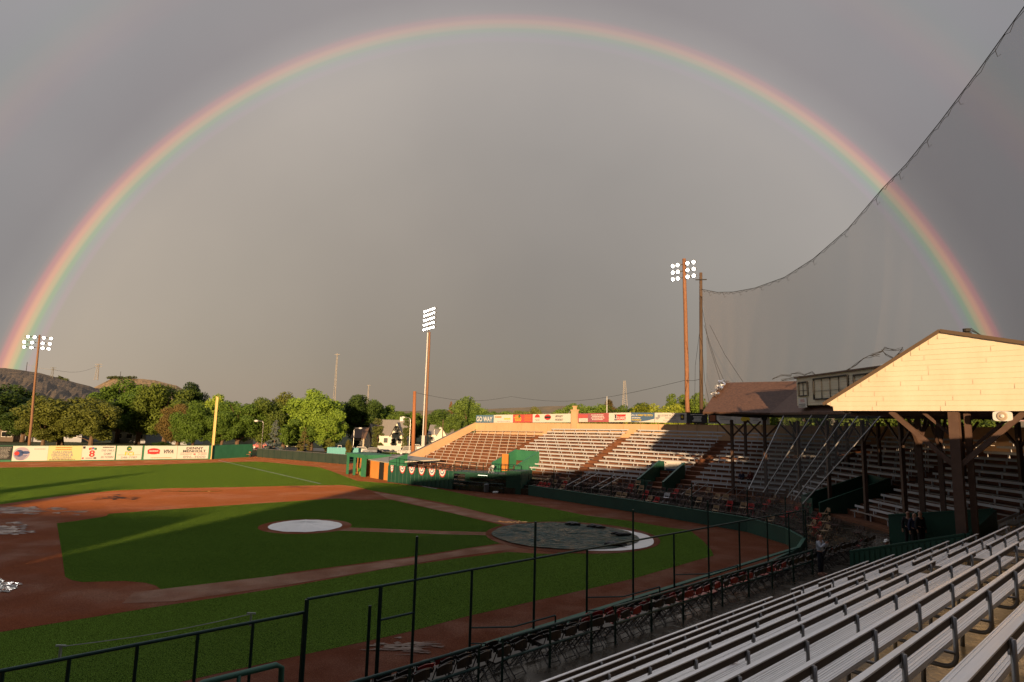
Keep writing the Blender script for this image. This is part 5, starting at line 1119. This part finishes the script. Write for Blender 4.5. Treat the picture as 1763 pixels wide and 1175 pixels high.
# ------------------------------------------------------------------ hills
def hillmesh(prof, Y0, Y1, m, name, seed, amp, zb=-.3, rows=16):
    rg = random.Random(seed); xs = []
    for (x0, y0), (x1, y1) in zip(prof[:-1], prof[1:]):
        n_ = max(1, int(abs(x1 - x0) / 4)); xs += [(x0 + (x1 - x0) * i / n_, y0 + (y1 - y0) * i / n_) for i in range(n_)]
    xs.append(prof[-1]); mb = MB(); gr_ = []
    for i, (x, y) in enumerate(xs):
        T = at(x, y, Y1); row = []
        for j in range(rows + 1):
            v = j / rows; q = at(x, 700, Y0 + (Y1 - Y0) * v); z = zb + (T.z - zb) * (v ** 1.3); nz_ = amp * (math.sin(i * .35 + j * 1.1 + seed) + math.sin(i * .9 - j * .7) * .6 + rg.uniform(-.8, .8)) * math.sin(math.pi * min(v, .97)); row.append((q.x, q.y, z + nz_))
        e = at(x, 700, Y1 + (Y1 - Y0) * 1.5); row.append((e.x, e.y, T.z)); row.append((e.x * 1.4, e.y * 1.4, zb)); gr_.append(row)
    for i in range(len(gr_) - 1):
        for j in range(len(gr_[0]) - 1): mb.poly([gr_[i][j], gr_[i + 1][j], gr_[i + 1][j + 1], gr_[i][j + 1]])
    return struct(name, mb, m)
rock = mat('hill_rock', (.085, .070, .058), .95, var=(.20, .15, .10), vscale=.035, bump=1.0, bscale=.12, bdist=6)
rock2 = mat('rimrock', (.17, .125, .07), .95, var=(.42, .30, .17), vscale=.06, bump=1.0, bscale=.15, bdist=6)
hillmesh([(-420, 610), (-200, 622), (-60, 630), (0, 634), (25, 637), (60, 642), (110, 655), (150, 665), (190, 680), (230, 700)], 900, 1500, rock, 'hill_ridge', 3, 2)
hillmesh([(120, 700), (150, 672), (172, 660), (190, 650.5), (220, 651), (262, 655), (300, 664), (350, 690), (420, 712)], 1500, 1900, rock2, 'rimrock_hill', 5, 3)
hillmesh([(300, 716), (500, 712), (800, 706), (900, 702), (940, 700), (985, 699), (1040, 704), (1300, 712), (1900, 730)], 2600, 3400, mat('far_hill', (.30, .22, .13), .95, var=(.16, .15, .09), vscale=.01), 'far_hills', 9, 3)
bushes = MB(); r_ = random.Random(6)
for i in range(260):
    x = r_.choice([r_.uniform(98, 116), r_.uniform(186, 200), r_.uniform(186, 235)])
    yy = 651 + (x - 95) * .25 if x < 120 else 651; p = at(x, yy + r_.uniform(-2.0, 1), 1495 if x < 120 else 1890); s_ = r_.uniform(2, 4.5)
    for k in range(3): v = [Vector((r_.gauss(0, s_), r_.gauss(0, s_), r_.gauss(0, s_ * .6))) for _ in range(3)]; bushes.poly([p + q for q in v])
o = bushes.build('hill_shrubbery', mat('shrub_green', (.07, .09, .03), .9), loc=tuple(at(100, 655, 1495))); o['kind'] = 'stuff'; tag(o, 'scattered green shrubs along the hill top', 'shrubbery')
def mast(x, yt, yb, Y, wd, label, arms=0, m=galv, lattice=True, r=.12, cat_='tower'):
    T, B = at(x, yt, Y), at(x, yb, Y); B = Vector((T.x, T.y, B.z)); t = thing('lattice_mast', label, cat_, tuple(B)); mb = MB(); n_ = 14
    if lattice:
        for sx, sy in ((-1, -1), (1, -1), (0, 1)): mb.tube([B + Vector((sx * wd, sy * wd, 0)), T + Vector((sx * wd * .35, sy * wd * .35, 0))], r, 4)
        for i in range(n_): v0, v1 = i / n_, (i + 1) / n_; w0_, w1_ = wd * (1 - .65 * v0), wd * (1 - .65 * v1); mb.tube([B.lerp(T, v0) + Vector((-w0_, -w0_, 0)), B.lerp(T, v1) + Vector((w1_, -w1_, 0))], r * .6, 4)
    else: mb.tube([B, T], [r * 1.3, r], 6)
    mb.build('mast', m, t)
    for i in range(arms): mb = MB(); q = B.lerp(T, .98 - .14 * i); mb.beam(q + Vector((-wd * 2.2, 0, 0)), q + Vector((wd * 2.2, 0, 0)), r * 2, r * 2); mb.build('cross_arm', m, t)
pm = mat('pale_steel', (.30, .28, .26), .7)
mast(581, 609, 700, 700, 1.3, 'tall thin radio mast above the bright yellow green tree', 1, pm, r=.28); mast(635, 663, 700, 600, .8, 'short mast with small arms between the trees', 1, pm, r=.2)
mast(1075, 656, 700, 420, 1.7, 'pale tapering lattice tower behind the golden trees', 0, pm, r=.22); mast(170, 627, 655, 1850, 5, 'pale power pylon on the rimrock hill', 2, pm, r=.7); mast(92, 633, 655, 1480, 3.2, 'faint power pylon on the left ridge', 2, mat('dim_steel', (.2, .2, .18), .8), r=.35)
mast(47, 624, 640, 1490, 1, 'thin dark pole on the ridge beside the left floodlight', 0, underm, False, .5, 'pole'); mast(208, 640, 655, 1870, 1, 'thin dark pole right of the pylon', 0, underm, False, .6, 'pole'); mast(1045, 683, 716, 110, .1, 'thin pale pole standing behind the purple banner', 0, whitep, False, .06, 'pole')
wire([at(47, 628, 1490), at(92, 637, 1480), at(170, 630, 1850)], .3, 'faint power line along the left ridge', pm)

# ------------------------------------------------------------------ street behind: road, houses, cars, lamps
struct('road', MB().poly([(-75, 138, -.03), (25, 150, -.03), (25, 165, -.03), (-75, 154, -.03)]), asphalt)
struct('parking_lot', MB().poly([(-48, 122, -.026), (6, 120, -.026), (6, 140, -.026), (-48, 134, -.026)]), asphalt)
def gable_house(name, label, x0, x1, Y, wallh, ridge, depth, wm, rm, front_gables=(), chim=None, facing='side', windows=()):
    A, B = at(x0, 760, Y), at(x1, 760, Y); xa, xb = A.x, B.x; t = thing(name, label, 'house', ((xa + xb) / 2, Y, 0))
    mb = MB(); mb.box(xa, xb, Y, Y + depth, 0, wallh)
    mb.poly([(xa, Y, wallh), (xa, Y + depth, wallh), (xa, Y + depth / 2, ridge)]); mb.poly([(xb, Y, wallh), (xb, Y + depth, wallh), (xb, Y + depth / 2, ridge)]); mb.build('wall', wm, t)
    mb = MB(); o_ = .35
    for s_ in (0, 1):
        y0 = Y - o_ if s_ == 0 else Y + depth + o_; zl = wallh - o_ * (ridge - wallh) / (depth / 2); q = [(xa - o_, y0, zl), (xb + o_, y0, zl), (xb + o_, Y + depth / 2, ridge), (xa - o_, Y + depth / 2, ridge)]
        mb.box8(q + [(a, b, c_ + .16) for a, b, c_ in q])
    ro = mb.build('roof', rm, t); ro['_o'] = tuple(t['_o'])
    for gx0, gx1, gh, out_ in front_gables:
        p0, p1 = at(gx0, 760, Y - out_).x, at(gx1, 760, Y - out_).x; pm_ = (p0 + p1) / 2; mb = MB(); mb.box(p0, p1, Y - out_, Y + .5, 0, wallh * .92); mb.poly([(p0, Y - out_, wallh * .92), (p1, Y - out_, wallh * .92), (pm_, Y - out_, gh)]); mb.build('gable_wall', wm, t)
        mb = MB()
        for s_ in (p0, p1): sg = -1 if s_ == p0 else 1; q = [(s_ + sg * .3, Y - out_ - .3, wallh * .92 - .25), (pm_, Y - out_ - .3, gh), (pm_, Y + depth * .5, gh), (s_ + sg * .3, Y + depth * .5, wallh * .92 - .25)]; mb.box8(q + [(a, b, c_ + .15) for a, b, c_ in q])
        mb.build('roof', rm, t)
    for wx, wz, ww, wh, out_ in windows:
        p0 = at(wx, 760, Y - out_).x; f_ = MB(); f_.box(p0 - ww / 2 - .1, p0 + ww / 2 + .1, Y - out_ - .06, Y - out_, wz - .1, wz + wh + .1); fo = f_.build('window', whitep, t); fo['_o'] = tuple(t['_o'])
        MB().box(p0 - ww / 2, p0 + ww / 2, Y - out_ - .09, Y - out_ - .055, wz, wz + wh).build('pane', glass, fo)
    if chim: c_ = at(chim, 760, Y + depth / 2).x; MB().box(c_ - .45, c_ + .45, Y + depth / 2 - .4, Y + depth / 2 + .4, ridge - .8, ridge + 1.0).build('chimney', whitep, ro)
    return t
hw = mat('white_stucco', (.74, .70, .58), .7); gr_roof = mat('grey_roof_tiles', (.24, .22, .20), .8, var=(.30, .28, .25), vscale=3); br_roof = mat('brown_roof_tiles', (.14, .08, .05), .8); bei = mat('beige_stucco', (.5, .40, .28), .8); wsd = mat('pale_blue_grey_siding', (.36, .38, .42), .8)
gable_house('white_house', 'white two-storey house with steep grey gables between the poplars', 634, 697, 172, 3.4, 7.4, 9, hw, gr_roof, ((672, 692, 6.7, 1.2), (630, 641, 6.2, .8)), 690, windows=((648, 1.2, 1.1, 1.3, 0), (664, 1.2, 1.1, 1.3, 0), (677, 1.1, 1.0, 1.3, 1.2), (688, 1.1, 1.0, 1.3, 1.2), (682, 3.6, .8, 1.0, 1.2), (636, 1.2, .9, 1.2, .8)))
gable_house('garage', 'small beige garage with brown roof left of the white house', 606, 627, 158, 2.8, 5.2, 7, bei, br_roof, (), None, windows=((617, .4, 2.2, 1.7, 0),))
gable_house('bungalow', 'grey roofed bungalow half hidden at the left edge', -12, 22, 150, 2.9, 5.6, 8, mat('brown_stucco', (.12, .09, .07), .8), br_roof, (), 24, windows=((6, 1.2, 1.2, 1.1, 0), (14, 1.2, 1.2, 1.1, 0)))
gable_house('bungalow', 'pale blue grey house behind the left floodlight pole', 34, 72, 152, 3.0, 6.0, 8, wsd, gr_roof, ((34, 54, 5.6, .6),), None, windows=((62, 1.2, 1.2, 1.1, 0),))
gable_house('bungalow', 'shaded grey house under the trees above the yellow advertisement', 98, 140, 156, 3.0, 5.6, 8, wsd, gr_roof, (), None, windows=((110, 1.2, 1.4, 1.1, 0), (126, 1.2, 1.4, 1.1, 0)))
gable_house('bungalow', 'pale house glimpsed above the big red 8', 190, 250, 158, 3.0, 5.8, 8, wsd, gr_roof, (), None, windows=((204, 1.2, 1.4, 1.1, 0), (222, 1.2, 1.4, 1.1, 0), (241, 1.2, 1.2, 1.1, 0)))
gable_house('bungalow', 'low grey house above the script advertisement', 292, 322, 156, 2.9, 5.2, 8, wsd, gr_roof, (), None, windows=((300, 1.3, 1.4, 1.0, 0), (312, 1.3, 1.4, 1.0, 0)))
gable_house('bungalow', 'white walled house behind the spruces', 408, 436, 160, 2.8, 4.8, 8, hw, gr_roof, (), None); gable_house('bungalow', 'cream house behind the olive tree trunk', 488, 520, 160, 2.8, 5.0, 8, hw, gr_roof, (), None)
gable_house('bungalow', 'cream house with hip roof right of the middle pole', 738, 778, 185, 3.6, 6.2, 9, hw, gr_roof, ((752, 768, 5.4, .8),), None, windows=((745, 1.6, 1.1, 1.2, 0),))
p = at(650, 772, 146); q = at(690, 772, 150); t = thing('picket_fence', 'low white board fence before the white house', 'fence', tuple(p)); mb = MB(); p.z = q.z = 0; mb.beam(p + Vector((0, 0, .75)), q + Vector((0, 0, .75)), .08, 1.3); mb.build('boards', whitep, t)
struct('lawn_strip', MB().poly([(-40, 137, .01), (-22, 139, .01), (-21, 145, .01), (-40, 143, .01)]), grassm)
p = at(590, 778, 113); p.z = 0; t = thing('teal_container', 'teal slatted container with lid behind the dark fence', 'container', tuple(p)); te = mat('teal_paint', (.06, .34, .36), .5)
MB().box(p.x - 2.85, p.x + 2.85, p.y, p.y + 2, .2, 2.2).build('body', te, t)
mb = MB()
for i in range(20): mb.box(p.x - 2.8 + i * .29, p.x - 2.72 + i * .29, p.y - .05, p.y, .3, 2.15)
mb.build('rib', te, t); mb = MB(); mb.tube([(p.x - .9, p.y, 2.2), (p.x - .9, p.y, 2.6), (p.x - .3, p.y, 2.6), (p.x - .3, p.y, 2.2)], .05, 6); mb.build('handle', whitep, t)
p = G(643, 822) + Vector((-2.2, 2.4, 0)); mb = MB(); r_ = random.Random(2)
for i in range(60): v = [Vector((r_.gauss(0, .25), r_.gauss(0, .15), r_.gauss(.7, .12))) for _ in range(3)]; mb.poly([p + x for x in v])
mb.beam(p, p + Vector((0, 0, .5)), .35, .35); tag(mb.build('potted_plant', mat('plant_green', (.06, .22, .04), .7), loc=tuple(p)), 'small green plant in front of the open shed bays', 'plant')
def car(x, y, Y, color, label, rz=0.0, name='parked_car', L_=4.4, van=0):
    p = at(x, y, Y); p.z = -.02; t = thing(name, label, 'car', tuple(p), rz, 'cars parked behind the ballpark', world=False); m = mat('car_paint_%d' % int(sum(color) * 1000), color, .2, coat=.6)
    H1, H2 = .85, 1.45 + van * .4; prof = [(-L_ / 2, .3), (-L_ / 2, .75), (-L_ / 2 + .25, H1), (-L_ * .3, H1 + .05), (-L_ * .18, H2), (L_ * (.2 + .15 * van), H2), (L_ * (.33 + .1 * van), H1 + .03), (L_ / 2 - .1, H1 - .1), (L_ / 2, .6), (L_ / 2, .3)]
    mb = MB(); mb.prism([(a, -.85, b) for a, b in prof], (0, 1.7, 0)); mb.build('body', m, t)
    for sy in (-.86, .855): mb = MB(); mb.prism([(a, sy, b) for a, b in ((-L_ * .27, H1 + .06), (-L_ * .175, H2 - .08), (L_ * .19, H2 - .08), (L_ * .3, H1 + .06))], (0, .01, 0)); mb.build('window', glass, t)
    for sx in (-L_ * .31, L_ * .31):
        for sy in (-.87, .67): mb = MB(); mb.tube([(sx, sy, .32), (sx, sy + .2, .32)], .32, 14); wo = mb.build('wheel', blackp, t); mb = MB(); mb.tube([(sx, sy - .01, .32), (sx, sy + .21, .32)], .17, 10); mb.build('rim', whitep, wo)
    for sy in (-.6, .6): MB().box(-L_ / 2 - .02, -L_ / 2 + .03, sy - .15, sy + .15, .58, .72).build('headlight', whitep, t)
    return t
car(450, 769, 148, (.45, .03, .02), 'red and white car under the tree left of the blue spruce', .1); car(622, 776, 139, (.03, .03, .035), 'black car behind the teal container', .1); car(642, 775, 136, (.05, .07, .12), 'dark blue car right of the black one', .15); car(703, 774, 138, (.012, .02, .018), 'dark green car behind the short orange pole', .1, van=1, L_=4.8); car(716, 763, 160, (.5, .5, .48), 'white car parked by the middle pole', .1); car(760, 757, 165, (.4, .38, .36), 'pale van half hidden by the stand end', .1, van=1)
def streetlamp(x, yt, yb, Y, label, side_=1):
    T = at(x, yt, Y); B = Vector((T.x, T.y, 0)); t = thing('street_lamp', label, 'street lamp', tuple(B), 0, 'street lamps behind the fence'); mb = MB(); mb.tube([B, T - Vector((0, 0, .5)), T + Vector((side_ * .3, 0, -.1)), T + Vector((side_ * 1.2, 0, 0))], .08, 7); mb.build('pole', galv, t)
    c_ = T + Vector((side_ * 1.5, 0, -.05)); mb = MB(); mb.tube([c_ + Vector((-.4, 0, 0)), c_, c_ + Vector((.4, 0, 0))], [.12, .24, .1], 8); mb.build('lamp_head', whitep, t, smooth=True)
streetlamp(454, 725, 770, 126, 'curved street lamp left of the blue spruce', -1); streetlamp(610, 737, 765, 150, 'street lamp left of the white house'); streetlamp(707, 719, 760, 125, 'street lamp with bright head behind the orange pole', -1); streetlamp(748, 737, 760, 150, 'street lamp right of the middle pole'); streetlamp(979, 707, 720, 96, 'street lamp head left of the chimney pier', .6)
t = thing('floodlight_pole', 'thin dark post right of the street lamps', 'pole', tuple(at(763, 745, 150))); mb = MB(); q = at(763, 723, 150); mb.tube([Vector((q.x, q.y, 0)), q], .12, 6); mb.build('pole', darkpole, t)

# ------------------------------------------------------------------ people
def skinmesh(name, pts, edges, m, parent, sub=2):
    me = bpy.data.meshes.new(name); me.from_pydata([p[:3] for p in pts], edges, []); me.materials.append(m); o = bpy.data.objects.new(name, me); COL.objects.link(o); o.parent = parent
    sk = o.modifiers.new('skin', 'SKIN'); sk.use_smooth_shade = True
    for i, p in enumerate(pts):
        v = me.skin_vertices[0].data[i]; r = p[3]; v.radius = (r, r) if not isinstance(r, tuple) else r
    me.skin_vertices[0].data[0].use_root = True
    ss = o.modifiers.new('subsurf', 'SUBSURF'); ss.levels = sub; ss.render_levels = sub; return o
def person(label, loc, rz, top, trousers, hair, hairlong=False, cap=None, arms='camera', seated=False, h=1.68, tall=1.0):
    t = thing('person', label, 'person', loc, rz, None, world=False); s = h / 1.7; t.scale = (s, s, s)
    hz = .92 if not seated else .46      # person faces -y
    J = {'pel': (0, 0, hz, .13), 'bel': (0, .01, hz + .16, .115), 'che': (0, .01, hz + .36, .13), 'nec': (0, .0, hz + .53, .055), 'hb': (0, -.015, hz + .60, .075), 'hm': (0, -.02, hz + .67, .092), 'ht': (0, -.005, hz + .745, .07)}
    for sg, c in ((-1, 'l'), (1, 'r')):
        J['sh' + c] = (sg * .17, .01, hz + .45, .06)
        if arms == 'camera': J['el' + c] = (sg * .24, -.14, hz + .24, .045); J['wr' + c] = (sg * .09, -.28, hz + .44, .03); hd = Vector((-sg * .02, -.03, .06))
        elif arms == 'lap': J['el' + c] = (sg * .24, -.04, hz + .2, .045); J['wr' + c] = (sg * .12, -.25, hz + .1, .03); hd = Vector((-sg * .02, -.07, -.01))
        else: J['el' + c] = (sg * .23, .03, hz + .18, .045); J['wr' + c] = (sg * .24, -.04, hz - .05, .03); hd = Vector((0, -.01, -.08))
        J['ha' + c] = tuple(Vector(J['wr' + c][:3]) + hd * .9) + (.03,)
        J['hi' + c] = (sg * .09, 0, hz - .04, .09)
        if seated: J['kn' + c] = (sg * .13, -.42, hz + .0, .062); J['an' + c] = (sg * .13, -.42, .09, .042); J['to' + c] = (sg * .14, -.58, .04, .035)
        else: J['kn' + c] = (sg * .10, -.01, .50, .06); J['an' + c] = (sg * .11, .02, .09, .04); J['to' + c] = (sg * .13, -.13, .035, .035)
        for fi in range(5):
            base = Vector(J['ha' + c][:3]); side_ = Vector((1, 0, 0)) * (fi - 1.5) * .016 if fi < 4 else Vector((-sg * .035, -.01, -.01)); ln = (.045, .052, .048, .038, .035)[fi]
            m_ = base + side_ + hd.normalized() * (ln if fi < 4 else .01); e_2 = m_ + (hd.normalized() * .6 + Vector((0, -.5, -.3))).normalized() * ln * .7
            J['f%d%s' % (fi, c)] = tuple(m_) + (.0095,); J['g%d%s' % (fi, c)] = tuple(e_2) + (.008,)
    K = list(J); ix = {k: i for i, k in enumerate(K)}; E_ = [('pel', 'bel'), ('bel', 'che'), ('che', 'nec'), ('nec', 'hb'), ('hb', 'hm'), ('hm', 'ht')]
    for c in 'lr': E_ += [('che', 'sh' + c), ('sh' + c, 'el' + c), ('el' + c, 'wr' + c), ('wr' + c, 'ha' + c), ('pel', 'hi' + c), ('hi' + c, 'kn' + c), ('kn' + c, 'an' + c), ('an' + c, 'to' + c)] + [('ha' + c, 'f%d%s' % (i, c)) for i in range(5)] + [('f%d%s' % (i, c), 'g%d%s' % (i, c)) for i in range(5)]
    skinmesh('body', [J[k] for k in K], [(ix[a], ix[b]) for a, b in E_], skin, t)
    def sub_(names, edges, grow, m, nm):
        i2 = {k: i for i, k in enumerate(names)}; pts = [J[k][:3] + ((J[k][3] + grow),) for k in names]; return skinmesh(nm, pts, [(i2[a], i2[b]) for a, b in edges], m, t)
    sub_(['che', 'bel', 'pel', 'shl', 'ell', 'wrl', 'shr', 'elr', 'wrr'], [('che', 'bel'), ('bel', 'pel'), ('che', 'shl'), ('shl', 'ell'), ('ell', 'wrl'), ('che', 'shr'), ('shr', 'elr'), ('elr', 'wrr')], .022, top, 'sweatshirt')
    J['pel'] = J['pel'][:3] + (.125,)
    sub_(['pel', 'hil', 'knl', 'anl', 'hir', 'knr', 'anr'], [('pel', 'hil'), ('hil', 'knl'), ('knl', 'anl'), ('pel', 'hir'), ('hir', 'knr'), ('knr', 'anr')], .014, trousers, 'trousers')
    Z = hz + .67; hp = [(0, .015, Z + .075, .088), (0, .035, Z + .02, .085), (0, .05, Z - .05, .07)]; 
    if hairlong: hp += [(0, .07, Z - .13, .075), (0, .08, Z - .2, .05)]
    skinmesh('hair', hp, [(i, i + 1) for i in range(len(hp) - 1)], hair, t)
    mb = MB(); mb.box8([(-.014, -.10, Z - .04), (.014, -.10, Z - .04), (.012, -.08, Z - .04), (-.012, -.08, Z - .04), (-.006, -.105, Z + .0), (.006, -.105, Z + .0), (.006, -.09, Z + .01), (-.006, -.09, Z + .01)]); mb.box(-.014, .014, -.122, -.1, Z - .045, Z - .025); mb.build('nose', skin, t)
    for sg in (-1, 1): mb = MB(); mb.box(sg * .035 - .012, sg * .035 + .012, -.107, -.098, Z - .002, Z + .012); mb.build('eye', dark, t)
    mb = MB(); mb.box(-.022, .022, -.106, -.095, Z - .068, Z - .06); mb.build('mouth', redi, t)
    for c in 'lr': q = J['to' + c]; an = J['an' + c]; mb = MB(); mb.box(q[0] - .045, q[0] + .045, q[1] - .05, an[1] + .06, 0, .07); mb.build('shoe', skin if arms == 'camera' else blackp, t)
    if cap: mb = MB(); mb.tube([(0, -.005, Z + .03), (0, 0, Z + .09), (0, .0, Z + .135), (0, 0, Z + .15)], [.112, .11, .07, .01], 14); mb.box8([(-.07, -.10, Z + .03), (.07, -.10, Z + .03), (.05, -.2, Z + .015), (-.05, -.2, Z + .015), (-.07, -.10, Z + .045), (.07, -.10, Z + .045), (.05, -.2, Z + .03), (-.05, -.2, Z + .03)]); mb.build('cap', cap, t, smooth=False)
    if arms == 'camera': mb = MB(); mb.box(-.06, .06, -.36, -.31, Z - .16, Z - .09); mb.build('camera_held', blackp, t)
    return t
blueg = mat('grey_blue_fleece', (.36, .39, .45), .85); denim = mat('dark_denim', (.012, .016, .03), .8); hair1 = mat('reddish_hair', (.12, .035, .018), .7); hair2 = mat('dark_hair', (.02, .014, .01), .7); navy = mat('navy_cloth', (.012, .018, .05), .85); blk = mat('black_cloth', (.012, .012, .014), .85)
person('woman in grey blue sweatshirt and dark jeans on the wet walkway', tuple(G(1414, 990, 1.45)), R(38), blueg, denim, hair1, True, h=1.62)
p = at(1527, 940, 30.5); person('man in white cap, only his head above the green boards', (p.x, p.y, .42), R(-60), blk, blk, hair2, cap=whitep, arms='down', h=1.78)
for i, (x, y, Y, lb) in enumerate(((1563, 885, 29.6, 'dark clothed person farthest left of the three in the tunnel mouth'), (1574, 888, 29.2, 'dark clothed person in the middle of the three in the tunnel mouth'), (1583.5, 885, 28.9, 'dark clothed person with brightest face at the right of the three in the tunnel mouth'))):
    p = at(x, y, Y); person(lb, (p.x, p.y, p.z - 1.58), R(-35 + 25 * i), blk if i != 1 else navy, blk, hair2, arms='down', h=1.72)
for i, (s_, k_, lb) in enumerate(((19.6, 2, 'spectator in navy sitting on the third bench near the roof corner'), (20.4, 2, 'spectator in dark red sitting beside the navy one'))):
    p = F1(s_, dk(k_, 1) - .2, zt(k_, 1)); person(lb, tuple(p), math.atan2(t1.y, t1.x), navy if i == 0 else mat('dark_red_cloth', (.12, .015, .015), .85), denim, hair2, arms='lap', seated=True)

# nothing stays at the hidden parking spot of the chair patterns
